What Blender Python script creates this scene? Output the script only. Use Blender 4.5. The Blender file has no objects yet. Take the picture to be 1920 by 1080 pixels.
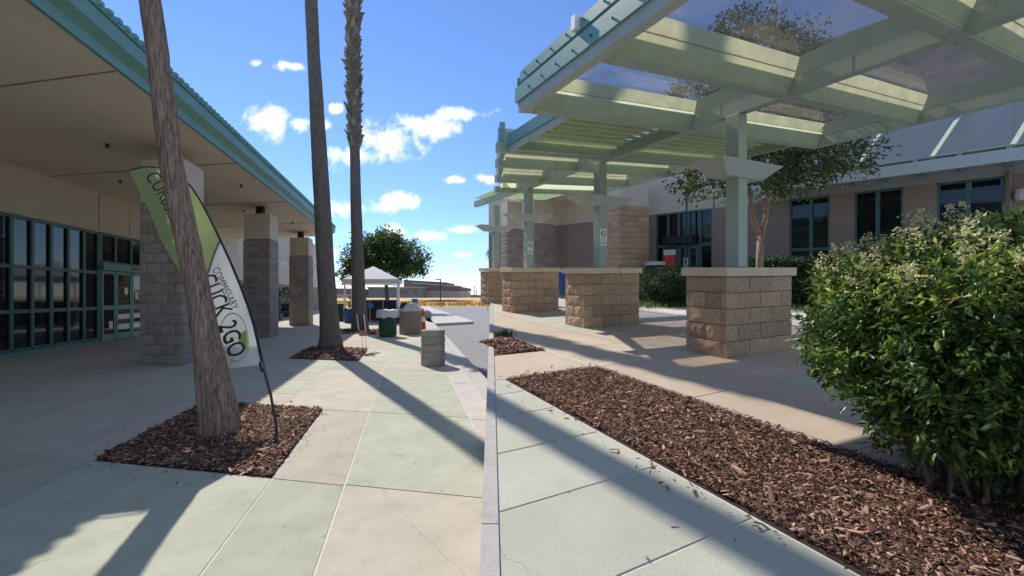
import bpy, math, random
import numpy as np
from mathutils import Vector, Matrix, noise as mnoise

random.seed(7)
rng = np.random.default_rng(7)
S = bpy.context.scene
COL = S.collection

# ------------------------------------------------------------------ camera
EYE = 1.4
F = 777.0                       # focal length in pixels of a 1920 wide frame
HZ = 555.0                      # pixel row of the horizon
cam = bpy.data.cameras.new('camera')
cam.sensor_width = 36.0
cam.lens = F / 1920 * 36
cam.shift_y = (HZ - 540) / 1920
cam.clip_start = 0.05
cam.clip_end = 3000
camo = bpy.data.objects.new('camera', cam)
COL.objects.link(camo)
camo.location = (0, 0, EYE)
camo.rotation_euler = (math.radians(90), 0, 0)
S.camera = camo

# ------------------------------------------------------------------ sun, sky, exposure
SUN_EL = math.radians(46)
SUN_AZ = math.atan2(-0.573, 0.82)        # compass angle from +Y towards +X: ahead and to the left
SKY_STRENGTH = 0.13
sd = Vector((math.sin(SUN_AZ) * math.cos(SUN_EL), math.cos(SUN_AZ) * math.cos(SUN_EL), math.sin(SUN_EL)))
sun = bpy.data.lights.new('sun', 'SUN')
sun.energy = 2.5
sun.angle = math.radians(0.53)
sun.color = (1.0, 0.93, 0.84)
suno = bpy.data.objects.new('sun', sun)
COL.objects.link(suno)
suno.rotation_euler = sd.to_track_quat('Z', 'Y').to_euler()
suno.location = (-10, 10, 30)

world = bpy.data.worlds.new('World')
S.world = world
world.use_nodes = True
nt = world.node_tree
nt.nodes.clear()
def wn(t, **kw):
    n = nt.nodes.new(t)
    for k, v in kw.items(): setattr(n, k, v)
    return n
def wm(op, a, b=None, c=None):
    n = wn('ShaderNodeMath', operation=op)
    for i, x in enumerate((a, b, c)):
        if x is None: continue
        if isinstance(x, (int, float)): n.inputs[i].default_value = x
        else: nt.links.new(x, n.inputs[i])
    return n.outputs[0]
sky = wn('ShaderNodeTexSky', sky_type='NISHITA')
sky.sun_disc = False
sky.sun_elevation = SUN_EL
sky.sun_rotation = SUN_AZ
sky.altitude = 300
sky.air_density = 1.0
sky.dust_density = 0.0
sky.ozone_density = 1.5
tc = wn('ShaderNodeTexCoord')
sep = wn('ShaderNodeSeparateXYZ')
nt.links.new(tc.outputs['Generated'], sep.inputs[0])
yy = wm('MAXIMUM', sep.outputs[1], 0.02)
gx = wm('DIVIDE', sep.outputs[0], yy)
gz = wm('DIVIDE', sep.outputs[2], yy)
comb = wn('ShaderNodeCombineXYZ')
nt.links.new(gx, comb.inputs[0]); nt.links.new(gz, comb.inputs[1])
n1 = wn('ShaderNodeTexNoise'); n1.inputs['Scale'].default_value = 15; n1.inputs['Detail'].default_value = 10; n1.inputs['Roughness'].default_value = 0.66; n1.inputs['Distortion'].default_value = 0.35
nt.links.new(comb.outputs[0], n1.inputs['Vector'])
nz = wm('SUBTRACT', n1.outputs[0], 0.5)
CLOUDS = [  # bearing and height of each cloud seen towards the car park: centre, half sizes (degrees-like tangent units x 777)
 (500, 228, 46, 32), (562, 232, 24, 17), (668, 290, 58, 26), (735, 266, 76, 36), (800, 240, 64, 30), (858, 214, 56, 14),
 (655, 390, 58, 18), (756, 378, 48, 20), (735, 432, 36, 14), (798, 443, 42, 11), (866, 431, 30, 10), (852, 337, 26, 8),
 (908, 335, 24, 11), (545, 123, 34, 10), (632, 203, 17, 10), (612, 235, 16, 10), (480, 118, 14, 8), (612, 480, 22, 16), (872, 478, 20, 5)]
acc = None
for (cx, cy, rx, ry) in CLOUDS:
    a = wm('MULTIPLY', wm('SUBTRACT', gx, (cx - 960) / F), F / rx)
    b = wm('MULTIPLY', wm('SUBTRACT', gz, (HZ - cy) / F), F / ry)
    d = wm('SQRT', wm('ADD', wm('MULTIPLY', a, a), wm('MULTIPLY', b, b)))
    v = wm('SUBTRACT', 1.0, d)
    acc = v if acc is None else wm('MAXIMUM', acc, v)
dens = wm('ADD', acc, wm('MULTIPLY', nz, 3.6))
mr = wn('ShaderNodeMapRange'); mr.interpolation_type = 'SMOOTHSTEP'
nt.links.new(dens, mr.inputs[0]); mr.inputs[1].default_value = -0.12; mr.inputs[2].default_value = 1.05
front = wm('GREATER_THAN', sep.outputs[1], 0.1)
m1 = wm('MULTIPLY', mr.outputs[0], front)
# unseen clouds overhead and behind, of the same kind, added to fill the shade
n2 = wn('ShaderNodeTexNoise'); n2.inputs['Scale'].default_value = 5.5; n2.inputs['Detail'].default_value = 7; n2.inputs['Roughness'].default_value = 0.55
mp = wn('ShaderNodeMapping'); mp.inputs['Scale'].default_value = (1, 1, 2.2)
nt.links.new(tc.outputs['Generated'], mp.inputs[0]); nt.links.new(mp.outputs[0], n2.inputs['Vector'])
mr2 = wn('ShaderNodeMapRange'); mr2.interpolation_type = 'SMOOTHSTEP'
nt.links.new(n2.outputs[0], mr2.inputs[0]); mr2.inputs[1].default_value = 0.54; mr2.inputs[2].default_value = 0.68
back = wm('MAXIMUM', wm('LESS_THAN', sep.outputs[1], 0.1), wm('GREATER_THAN', gz, 0.86))
m2 = wm('MULTIPLY', wm('MULTIPLY', mr2.outputs[0], back), wm('GREATER_THAN', sep.outputs[2], 0.0))
mask = wm('MINIMUM', wm('MAXIMUM', m1, m2), 1.0)
shade = wn('ShaderNodeMapRange')
nt.links.new(dens, shade.inputs[0]); shade.inputs[1].default_value = 0.1; shade.inputs[2].default_value = 1.5
shade.inputs[3].default_value = 6.6; shade.inputs[4].default_value = 4.9
cc = wn('ShaderNodeCombineXYZ')
for i, k in enumerate((1.0, 1.0, 1.02)): nt.links.new(wm('MULTIPLY', shade.outputs[0], k), cc.inputs[i])
skyc = wn('ShaderNodeMixRGB', blend_type='MULTIPLY'); skyc.inputs[0].default_value = 1.0
skyc.inputs[2].default_value = (0.45, 0.55, 0.73, 1)
nt.links.new(sky.outputs[0], skyc.inputs[1])
mix = wn('ShaderNodeMixRGB')
nt.links.new(mask, mix.inputs[0]); nt.links.new(skyc.outputs[0], mix.inputs[1]); nt.links.new(cc.outputs[0], mix.inputs[2])
bg = wn('ShaderNodeBackground'); bg.inputs[1].default_value = SKY_STRENGTH
nt.links.new(mix.outputs[0], bg.inputs[0])
wo = wn('ShaderNodeOutputWorld')
nt.links.new(bg.outputs[0], wo.inputs[0])

S.view_settings.view_transform = 'Standard'
S.view_settings.look = 'None'
S.view_settings.gamma = 1
S.view_settings.use_curve_mapping = False
S.view_settings.exposure = 0.95
S.cycles.diffuse_bounces = 8
S.cycles.max_bounces = 16
S.cycles.transparent_max_bounces = 24

# ------------------------------------------------------------------ materials
def mat(name, c, rough=0.8, var=0.12, scale=6.0, bump=0.0, bscale=60.0, rnd=0.0, c2=None, metal=0.0, island=0.0,
        trans=0.0, stretch=(1, 1, 1), stain=None, spec=0.4, c3=None):
    m = bpy.data.materials.new(name); m.use_nodes = True
    t = m.node_tree; N = t.nodes; Lk = t.links
    p = N['Principled BSDF']; p.inputs['Roughness'].default_value = rough; p.inputs['Metallic'].default_value = metal
    p.inputs['Specular IOR Level'].default_value = spec
    geo = N.new('ShaderNodeNewGeometry')
    mpn = N.new('ShaderNodeMapping'); mpn.inputs['Scale'].default_value = stretch
    Lk.new(geo.outputs['Position'], mpn.inputs[0])
    def noise(sc, det=5, r=0.6):
        n = N.new('ShaderNodeTexNoise'); n.inputs['Scale'].default_value = sc; n.inputs['Detail'].default_value = det
        n.inputs['Roughness'].default_value = r
        Lk.new(mpn.outputs[0], n.inputs['Vector']); return n
    n = noise(scale)
    ramp = N.new('ShaderNodeMixRGB')
    hi = c2 if c2 else tuple(min(1, x * (1 + var)) for x in c)
    lo = c if c2 else tuple(x * (1 - var) for x in c)
    ramp.inputs[1].default_value = (*lo, 1); ramp.inputs[2].default_value = (*hi, 1)
    mrn = N.new('ShaderNodeMapRange'); Lk.new(n.outputs[0], mrn.inputs[0]); mrn.inputs[1].default_value = 0.3; mrn.inputs[2].default_value = 0.7
    Lk.new(mrn.outputs[0], ramp.inputs[0])
    out = ramp.outputs[0]
    if stain:
        s1 = noise(stain[1], 6, 0.65); r1 = N.new('ShaderNodeMapRange'); Lk.new(s1.outputs[0], r1.inputs[0])
        r1.inputs[1].default_value = 0.52; r1.inputs[2].default_value = 0.75
        r1.inputs[3].default_value = 0; r1.inputs[4].default_value = stain[2]
        mx = N.new('ShaderNodeMixRGB'); mx.inputs[2].default_value = (*stain[0], 1)
        Lk.new(r1.outputs[0], mx.inputs[0]); Lk.new(out, mx.inputs[1]); out = mx.outputs[0]
    if stain:
        sp = noise(140, 2, .5); rs = N.new('ShaderNodeMapRange'); Lk.new(sp.outputs[0], rs.inputs[0]); rs.inputs[1].default_value = .35; rs.inputs[2].default_value = .65; rs.inputs[3].default_value = .90; rs.inputs[4].default_value = 1.08
        sv = N.new('ShaderNodeVectorMath'); sv.operation = 'SCALE'; Lk.new(out, sv.inputs[0]); Lk.new(rs.outputs[0], sv.inputs['Scale'])
        vo = N.new('ShaderNodeTexVoronoi'); vo.inputs['Scale'].default_value = 3.1; Lk.new(mpn.outputs[0], vo.inputs['Vector'])
        rv = N.new('ShaderNodeMapRange'); Lk.new(vo.outputs['Distance'], rv.inputs[0]); rv.inputs[1].default_value = .035; rv.inputs[2].default_value = .06; rv.inputs[3].default_value = .72; rv.inputs[4].default_value = 1
        s2 = N.new('ShaderNodeVectorMath'); s2.operation = 'SCALE'; Lk.new(sv.outputs[0], s2.inputs[0]); Lk.new(rv.outputs[0], s2.inputs['Scale']); out = s2.outputs[0]
        if name.endswith('concrete') and scale <= 3:   # a few hairline cracks
            wv_ = noise(2.2, 4, .6); ad_ = N.new('ShaderNodeMixRGB'); ad_.blend_type = 'ADD'; ad_.inputs[0].default_value = .35
            Lk.new(mpn.outputs[0], ad_.inputs[1]); Lk.new(wv_.outputs['Color'], ad_.inputs[2])
            ve = N.new('ShaderNodeTexVoronoi'); ve.feature = 'DISTANCE_TO_EDGE'; ve.inputs['Scale'].default_value = .42; Lk.new(ad_.outputs[0], ve.inputs['Vector'])
            rc = N.new('ShaderNodeMapRange'); Lk.new(ve.outputs[0], rc.inputs[0]); rc.inputs[1].default_value = .0008; rc.inputs[2].default_value = .0022; rc.inputs[3].default_value = .8; rc.inputs[4].default_value = 1
            s3 = N.new('ShaderNodeVectorMath'); s3.operation = 'SCALE'; Lk.new(out, s3.inputs[0]); Lk.new(rc.outputs[0], s3.inputs['Scale']); out = s3.outputs[0]
    if rnd or island:
        src = N.new('ShaderNodeObjectInfo').outputs['Random'] if rnd else geo.outputs['Random Per Island']
        k = rnd or island
        hm = N.new('ShaderNodeMapRange'); Lk.new(src, hm.inputs[0]); hm.inputs[3].default_value = 1 - k; hm.inputs[4].default_value = 1 + k
        if c3:
            mx = N.new('ShaderNodeMixRGB'); mx.inputs[2].default_value = (*c3, 1)
            rr = N.new('ShaderNodeMapRange'); Lk.new(src, rr.inputs[0]); rr.inputs[1].default_value = 0.6; rr.inputs[2].default_value = 1
            Lk.new(rr.outputs[0], mx.inputs[0]); Lk.new(out, mx.inputs[1]); out = mx.outputs[0]
        ml = N.new('ShaderNodeVectorMath'); ml.operation = 'SCALE'; Lk.new(out, ml.inputs[0]); Lk.new(hm.outputs[0], ml.inputs['Scale'])
        out = ml.outputs[0]
    Lk.new(out, p.inputs['Base Color'])
    if bump:
        nb = noise(bscale, 6, 0.7)
        b = N.new('ShaderNodeBump'); b.inputs['Strength'].default_value = bump; b.inputs['Distance'].default_value = 0.02
        Lk.new(nb.outputs[0], b.inputs['Height']); Lk.new(b.outputs[0], p.inputs['Normal'])
    if trans:
        tr = N.new('ShaderNodeBsdfTranslucent'); Lk.new(out, tr.inputs[0])
        ms = N.new('ShaderNodeMixShader'); ms.inputs[0].default_value = trans
        Lk.new(p.outputs[0], ms.inputs[1]); Lk.new(tr.outputs[0], ms.inputs[2])
        Lk.new(ms.outputs[0], N['Material Output'].inputs[0])
    return m

def glassmat(name, tint, refl=0.12):
    m = bpy.data.materials.new(name); m.use_nodes = True
    t = m.node_tree; N = t.nodes; Lk = t.links; N.remove(N['Principled BSDF'])
    tr = N.new('ShaderNodeBsdfTransparent'); tr.inputs[0].default_value = (*tint, 1)
    gl = N.new('ShaderNodeBsdfGlossy'); gl.inputs['Roughness'].default_value = 0.03
    lw = N.new('ShaderNodeLayerWeight'); lw.inputs[0].default_value = .5
    pw = N.new('ShaderNodeMath'); pw.operation = 'POWER'; pw.inputs[1].default_value = 4; Lk.new(lw.outputs['Facing'], pw.inputs[0])
    fr = N.new('ShaderNodeMapRange'); fr.inputs[3].default_value = .04; fr.inputs[4].default_value = .6; Lk.new(pw.outputs[0], fr.inputs[0])
    ms = N.new('ShaderNodeMixShader'); Lk.new(fr.outputs[0], ms.inputs[0]); Lk.new(tr.outputs[0], ms.inputs[1]); Lk.new(gl.outputs[0], ms.inputs[2])
    out = ms.outputs[0]
    if name == 'smoked_panel':                     # dusty film with streaks
        df = N.new('ShaderNodeBsdfDiffuse'); df.inputs[0].default_value = (.34, .32, .30, 1)
        tl = N.new('ShaderNodeBsdfTranslucent'); tl.inputs[0].default_value = (.34, .32, .30, 1)
        ad = N.new('ShaderNodeMixShader'); Lk.new(df.outputs[0], ad.inputs[1]); Lk.new(tl.outputs[0], ad.inputs[2])
        ge = N.new('ShaderNodeNewGeometry'); nz_ = N.new('ShaderNodeTexNoise'); nz_.inputs['Scale'].default_value = 3.5; nz_.inputs['Detail'].default_value = 7
        Lk.new(ge.outputs['Position'], nz_.inputs['Vector'])
        rg = N.new('ShaderNodeMapRange'); Lk.new(nz_.outputs[0], rg.inputs[0]); rg.inputs[1].default_value = .35; rg.inputs[2].default_value = .7; rg.inputs[3].default_value = .05; rg.inputs[4].default_value = .2
        m2_ = N.new('ShaderNodeMixShader'); Lk.new(rg.outputs[0], m2_.inputs[0]); Lk.new(out, m2_.inputs[1]); Lk.new(ad.outputs[0], m2_.inputs[2]); out = m2_.outputs[0]
    Lk.new(out, N['Material Output'].inputs[0])
    return m

M = dict(
 tan=mat('tan_concrete', (.485, .44, .35), .85, .10, 3, .25, 160, rnd=.07, stain=((.25, .21, .17), 7, .30)),
 green=mat('green_concrete', (.44, .452, .345), .85, .10, 3, .25, 160, rnd=.07, stain=((.19, .20, .15), 7, .30)),
 pale=mat('pale_concrete', (.50, .47, .42), .85, .08, 2.5, .25, 150, rnd=.06, stain=((.33, .3, .27), 6, .35)),
 tgreen=mat('mint_concrete', (.48, .48, .385), .8, .08, 3, .2, 170, rnd=.05, stain=((.24, .27, .21), 6, .25)),
 ttan=mat('pinkish_concrete', (.56, .455, .345), .8, .10, 3, .2, 170, rnd=.06, stain=((.3, .22, .16), 6, .3)),
 joint=mat('joint_mortar', (.62, .59, .54), .9, .1, 20),
 kerb=mat('kerb_concrete', (.46, .44, .41), .85, .1, 8, .3, 120, stain=((.28, .26, .24), 6, .4)),
 asphalt=mat('asphalt', (.25, .25, .252), .9, .12, 2, .4, 250, stain=((.2, .2, .2), 1.2, .5)),
 field=mat('dry_field', (.54, .33, .10), .95, .25, 1.5, .5, 20, c2=(.66, .45, .17)),
 soil=mat('soil', (.05, .03, .022), .95, .3, 20, .5, 60),
 chip=mat('bark_chip', (.17, .08, .048), .9, .35, 2.5, island=.6, c3=(.38, .25, .17)),
 soffit=mat('soffit_stucco', (.72, .63, .50), .9, .06, .6, .3, 200, stain=((.48, .42, .34), .35, .45)),
 stucco=mat('cream_stucco', (.62, .55, .44), .9, .05, 2, .3, 200, rnd=.02),
 stucco2=mat('brown_stucco', (.30, .235, .195), .9, .06, 2, .3, 200),
 teal=mat('teal_metal', (.15, .32, .27), .45, .07, 4, .05, 30, stain=((.2, .27, .22), 3, .3)),
 tealroof=mat('teal_roof_metal', (.17, .36, .32), .4, .06, 4, .05, 30),
 ltgreen=mat('sage_metal', (.36, .44, .365), .5, .06, 5, .08, 40, stain=((.47, .5, .38), 4, .4)),
 sage2=mat('pale_sage_metal', (.42, .48, .45), .45, .05, 5, .05, 40, stain=((.3, .33, .3), 3, .3)),
 panel=mat('lime_panel', (.72, .81, .56), .6, .07, 5, .06, 50, trans=.6, stain=((.56, .67, .48), 3.5, .6)),
 frame=mat('window_frame_teal', (.075, .155, .135), .4, .05, 5),
 pane=mat('dark_pane', (.010, .012, .014), .05, .1, 2, spec=.6),
 block=mat('brown_split_block', (.53, .36, .225), .95, .22, 22, 1.0, 60, rnd=.16),
 gblock=mat('grey_split_block', (.36, .30, .265), .95, .2, 22, 1.0, 60, rnd=.14),
 mortar=mat('mortar', (.30, .25, .21), .95, .1, 20),
 cap=mat('cap_stone', (.70, .55, .37), .8, .08, 8, .2, 90, rnd=.03),
 palm=mat('palm_bark', (.10, .068, .047), .95, .25, 8, 1.0, 9, stretch=(7, 7, .4), c2=(.50, .36, .26), stain=((.10, .075, .055), .8, .5)),
 palm2=mat('palm_bark_dark', (.16, .13, .11), .95, .3, 6, 1.0, 14, stretch=(3, 3, 1.2)),
 stub=mat('palm_leaf_base', (.22, .185, .135), .9, .3, 10, island=.5),
 frond=mat('palm_frond', (.06, .10, .03), .6, .2, 5, island=.3, trans=.25),
 leaf=mat('glossy_leaf', (.07, .145, .03), .36, .2, 9, island=.55, c3=(.22, .30, .055), trans=.42, spec=.6),
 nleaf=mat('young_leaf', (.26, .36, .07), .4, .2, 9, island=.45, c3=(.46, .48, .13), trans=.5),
 yleaf=mat('yellowed_leaf', (.34, .23, .035), .5, .2, 9, trans=.3),
 flower=mat('cream_panicle', (.66, .61, .33), .8, .2, 9, island=.35, trans=.3),
 hedge=mat('hedge_leaf', (.03, .072, .018), .55, .2, 9, island=.5, c3=(.055, .11, .03), trans=.2),
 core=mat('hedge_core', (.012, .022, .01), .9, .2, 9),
 tleaf=mat('tree_leaf', (.075, .125, .03), .5, .2, 6, island=.5, c3=(.12, .17, .035), trans=.35),
 cleaf=mat('crape_leaf', (.085, .145, .045), .55, .2, 6, island=.45, c3=(.20, .15, .08), trans=.35),
 bark=mat('pale_bark', (.30, .215, .16), .85, .2, 12, .5, 40),
 stem=mat('woody_stem', (.16, .115, .08), .9, .2, 20, .4, 60),
 grass=mat('grass_blade', (.09, .15, .03), .6, .2, 9, island=.4, c3=(.3, .3, .12), trans=.3),
 flag_g=mat('flag_green', (.31, .38, .165), .7, .06, 4, trans=.45),
 flag_w=mat('flag_white', (.66, .68, .66), .7, .04, 4, trans=.4),
 flag_s=mat('flag_grey', (.17, .18, .18), .7, .05, 4, trans=.2),
 ink=mat('dark_print', (.045, .05, .05), .8, .05, 5),
 black=mat('black_plastic', (.02, .02, .022), .4, .1, 8),
 white=mat('white_paint', (.78, .78, .77), .5, .03, 5),
 whitefab=mat('white_canvas', (.74, .74, .71), .8, .04, 4, trans=.25),
 liner=mat('white_bin_liner', (.74, .77, .78), .4, .06, 12, .5, 30, trans=.3),
 gplast=mat('dark_green_plastic', (.008, .065, .045), .45, .1, 8),
 aggr=mat('exposed_aggregate', (.30, .235, .18), .9, .5, 90, 1.0, 130),
 conc=mat('weathered_concrete', (.35, .325, .27), .9, .18, 7, .5, 80, stain=((.17, .16, .12), 9, .6)),
 greydome=mat('grey_lid', (.52, .52, .51), .6, .06, 6),
 red=mat('red_plastic', (.48, .05, .03), .5, .1, 6),
 pink=mat('pink_print', (.6, .2, .17), .6, .1, 9),
 blue=mat('blue_plastic', (.03, .07, .24), .5, .1, 6),
 bluesign=mat('blue_sign', (.06, .2, .5), .5, .05, 6),
 mesh=mat('dark_wire_mesh', (.035, .038, .05), .6, .2, 6),
 steel=mat('galvanised_steel', (.4, .41, .42), .45, .06, 8, metal=.5),
 far1=mat('far_dark_wall', (.17, .15, .15), .9, .05, .4),
 far2=mat('far_pale_wall', (.40, .35, .33), .9, .05, .4),
 far3=mat('far_blue_wall', (.2, .25, .27), .9, .05, .4),
 upper=mat('upper_grey_wall', (.33, .345, .375), .85, .04, .8, .2, 150),
 glass=glassmat('smoked_panel', (.86, .80, .77), .10),
 clear=glassmat('clear_plastic', (.85, .85, .87)),
 lime=mat('lime_print', (.40, .52, .14), .7, .05, 4),
)

# ------------------------------------------------------------------ building helpers
WL = {}                                           # world location of each thing or part
def prop(o, label=None, cat=None, group=None, kind=None):
    if label: o['label'] = label
    if cat: o['category'] = cat
    if group: o['group'] = group
    if kind: o['kind'] = kind
    return o
def link(o, parent, w):
    COL.objects.link(o)
    if parent is not None:
        o.parent = parent
        o.location = Vector(w) - WL[parent.name]
    else:
        o.location = w
    WL[o.name] = Vector(w)
    return o
def thing(name, w, label, cat, group=None):
    o = bpy.data.objects.new(name, None); o.empty_display_size = .2
    link(o, None, Vector(w)); return prop(o, label, cat, group)
def structure(name, w=(0, 0, 0)):
    o = bpy.data.objects.new(name, None); link(o, None, Vector(w)); o['kind'] = 'structure'; return o

class MB:
    def __init__(s): s.v = []; s.f = []
    def poly(s, pts):
        n = len(s.v); s.v += [Vector(p) for p in pts]; s.f.append(tuple(range(n, n + len(pts)))); return s
    def box(s, o, e1, e2, e3):
        o, e1, e2, e3 = map(Vector, (o, e1, e2, e3)); n = len(s.v)
        s.v += [o, o + e1, o + e1 + e2, o + e2, o + e3, o + e1 + e3, o + e1 + e2 + e3, o + e2 + e3]
        s.f += [tuple(n + i for i in q) for q in ((0, 3, 2, 1), (4, 5, 6, 7), (0, 1, 5, 4), (1, 2, 6, 5), (2, 3, 7, 6), (3, 0, 4, 7))]
        return s
    def bar(s, p, q, w, up=(0, 0, 1), w2=None):
        p, q = Vector(p), Vector(q); d = (q - p).normalized(); up = Vector(up)
        a = d.cross(up)
        if a.length < .01: a = d.cross(Vector((1, 0, 0)))
        a.normalize(); b = a.cross(d).normalized(); w2 = w2 or w
        return s.box(p - a * w / 2 - b * w2 / 2, q - p, a * w, b * w2)
    def prism(s, pts, h):                          # pts: bottom ring (ccw), h: vector up
        h = Vector(h); n = len(s.v); k = len(pts)
        s.v += [Vector(p) for p in pts] + [Vector(p) + h for p in pts]
        s.f += [tuple(n + i for i in range(k - 1, -1, -1)), tuple(n + k + i for i in range(k))]
        s.f += [(n + i, n + (i + 1) % k, n + k + (i + 1) % k, n + k + i) for i in range(k)]
        return s
    def tube(s, path, rad, seg=10, cap=True):
        n0 = len(s.v); k = len(path); path = [Vector(p) for p in path]
        ref = Vector((.31, .95, .05))
        for i, p in enumerate(path):
            d = (path[min(i + 1, k - 1)] - path[max(i - 1, 0)]).normalized()
            a = d.cross(ref)
            if a.length < .05: a = d.cross(Vector((1, 0, 0)))
            a.normalize(); b = a.cross(d)
            r = rad[i] if hasattr(rad, '__len__') else rad
            for j in range(seg):
                t = 2 * math.pi * j / seg
                s.v.append(p + a * (r * math.cos(t)) + b * (r * math.sin(t)))
        for i in range(k - 1):
            for j in range(seg):
                a0 = n0 + i * seg + j; a1 = n0 + i * seg + (j + 1) % seg
                s.f.append((a0, a1, a1 + seg, a0 + seg))
        if cap:
            s.f.append(tuple(n0 + j for j in range(seg - 1, -1, -1)))
            s.f.append(tuple(n0 + (k - 1) * seg + j for j in range(seg)))
        return s
    def lathe(s, c, prof, seg=20):
        c = Vector(c)
        n0 = len(s.v); k = len(prof)
        for r, z in prof:
            for j in range(seg):
                t = 2 * math.pi * (j + .5) / seg
                s.v.append(c + Vector((r * math.cos(t), r * math.sin(t), z)))
        for i in range(k - 1):
            for j in range(seg):
                a0 = n0 + i * seg + j; a1 = n0 + i * seg + (j + 1) % seg
                s.f.append((a0, a1, a1 + seg, a0 + seg))
        s.f.append(tuple(n0 + j for j in range(seg - 1, -1, -1)))
        s.f.append(tuple(n0 + (k - 1) * seg + j for j in range(seg)))
        return s
    def mesh(s, name, origin, m, smooth=False):
        me = bpy.data.meshes.new(name)
        o = Vector(origin)
        me.from_pydata([tuple(v - o) for v in s.v], [], s.f)
        me.materials.append(m)
        if smooth:
            me.polygons.foreach_set('use_smooth', [True] * len(me.polygons))
            me.update()
        return me
    def build(s, name, m, parent=None, origin=None, smooth=False, bevel=0):
        if origin is None:
            origin = WL[parent.name] if parent is not None else Vector((sum(v.x for v in s.v) / len(s.v), sum(v.y for v in s.v) / len(s.v), min(v.z for v in s.v)))
        o = bpy.data.objects.new(name, s.mesh(name, origin, m, smooth))
        link(o, parent, Vector(origin))
        if bevel:
            md = o.modifiers.new('bevel', 'BEVEL'); md.width = bevel; md.segments = 2; md.limit_method = 'ANGLE'
        return o
def inst(name, me, parent, w):
    o = bpy.data.objects.new(name, me); return link(o, parent, Vector(w))

def npmesh(name, V, Fq, m, parent=None, origin=None):
    """V (n,3) world, Fq (k,3|4) -> object"""
    if origin is None: origin = WL[parent.name] if parent is not None else Vector((float(V[:, 0].mean()), float(V[:, 1].mean()), float(V[:, 2].min())))
    me = bpy.data.meshes.new(name)
    k = Fq.shape[1]
    me.vertices.add(len(V)); me.vertices.foreach_set('co', (V - np.array(origin)).astype(np.float32).ravel())
    me.loops.add(Fq.size); me.loops.foreach_set('vertex_index', Fq.astype(np.int32).ravel())
    me.polygons.add(len(Fq)); me.polygons.foreach_set('loop_start', np.arange(0, Fq.size, k, dtype=np.int32))
    me.update(calc_edges=True); me.materials.append(m)
    o = bpy.data.objects.new(name, me)
    return link(o, parent, Vector(origin))

def leaves(P, size, aspect=.38, D=None, droop=0.0, fold=.25, jitter=.35):
    """folded pointed leaf (2 triangles) at each P; D = preferred direction"""
    n = len(P)
    d = rng.normal(size=(n, 3))
    if D is not None: d = D + rng.normal(size=(n, 3)) * .55
    d[:, 2] -= droop
    d /= np.linalg.norm(d, axis=1)[:, None] + 1e-9
    r = rng.normal(size=(n, 3)); s = np.cross(d, r); s /= np.linalg.norm(s, axis=1)[:, None] + 1e-9
    nn = np.cross(d, s)
    L = size * (1 + jitter * rng.uniform(-1, 1, n))[:, None]
    w = L * aspect
    mid = P + d * L * .45
    V = np.stack([P, mid + s * w * .5 + nn * w * fold, P + d * L - nn * L * .12, mid - s * w * .5 + nn * w * fold], 1).reshape(-1, 3)
    i = np.arange(n)[:, None] * 4
    Fq = np.concatenate([i + [[0, 1, 2]], i + [[0, 2, 3]]], 1).reshape(-1, 3)
    return V, Fq

# ---- frame of the shop front on the left (plan axes u along it, v across) and of the terrace on the right (gentle slope)
U1 = Vector((-.2422, .9702, 0)); V1 = Vector((.981, -.195, 0)); Z = Vector((0, 0, 1))
SL = .067
def sl(v): return Vector((v[0], v[1], SL * v[1]))
U2 = sl((-.4504, .8928)); V2 = sl((.8916, .4528))
T0 = .25
def LP(a, b, h=0.0): return U1 * a + V1 * b + Z * h
def RP(a, b, h=0.0): return U2 * a + V2 * b + Z * (h + T0)
def RXY(x, y, h=0.0): return Vector((x, y, T0 + SL * y + h))
def at(px, py, Y): return Vector(((px - 960) / F * Y, Y, EYE + (HZ - py) / F * Y))
def gl(px, py, z=0.0): return at(px, py, F * (EYE - z) / (py - HZ))
SEAM = .049                                        # edge of the terrace: X = -SEAM * Y
def clip(poly, f):
    out = []
    for i in range(len(poly)):
        p, q = poly[i], poly[(i + 1) % len(poly)]
        fp, fq = f(p), f(q)
        if fp >= 0: out.append(p)
        if fp * fq < 0: out.append(p.lerp(q, fp / (fp - fq)))
    return out
def inset(poly, d):
    c = sum(poly, Vector()) / len(poly); res = []
    k = len(poly)
    for i in range(k):
        p0, p, p1 = poly[i - 1], poly[i], poly[(i + 1) % k]
        e0 = (p - p0).normalized(); e1 = (p1 - p).normalized()
        res.append(p + (e1 - e0) * d)
    return res
def area(p): return abs(sum(p[i].x * p[(i + 1) % len(p)].y - p[(i + 1) % len(p)].x * p[i].y for i in range(len(p)))) / 2
def slab(poly, m, parent, name='slab', th=.03, gap=.008):
    if len(poly) < 3 or area(poly) < .01: return
    sg = sum(poly[i].x * poly[(i + 1) % len(poly)].y - poly[(i + 1) % len(poly)].x * poly[i].y for i in range(len(poly)))
    if sg < 0: poly = poly[::-1]
    poly = inset(poly, gap)
    w = sum(poly, Vector()) / len(poly)
    mb = MB().prism([p - Z * th for p in poly], Z * th)
    mb.build(name, m, parent, origin=w)

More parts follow.
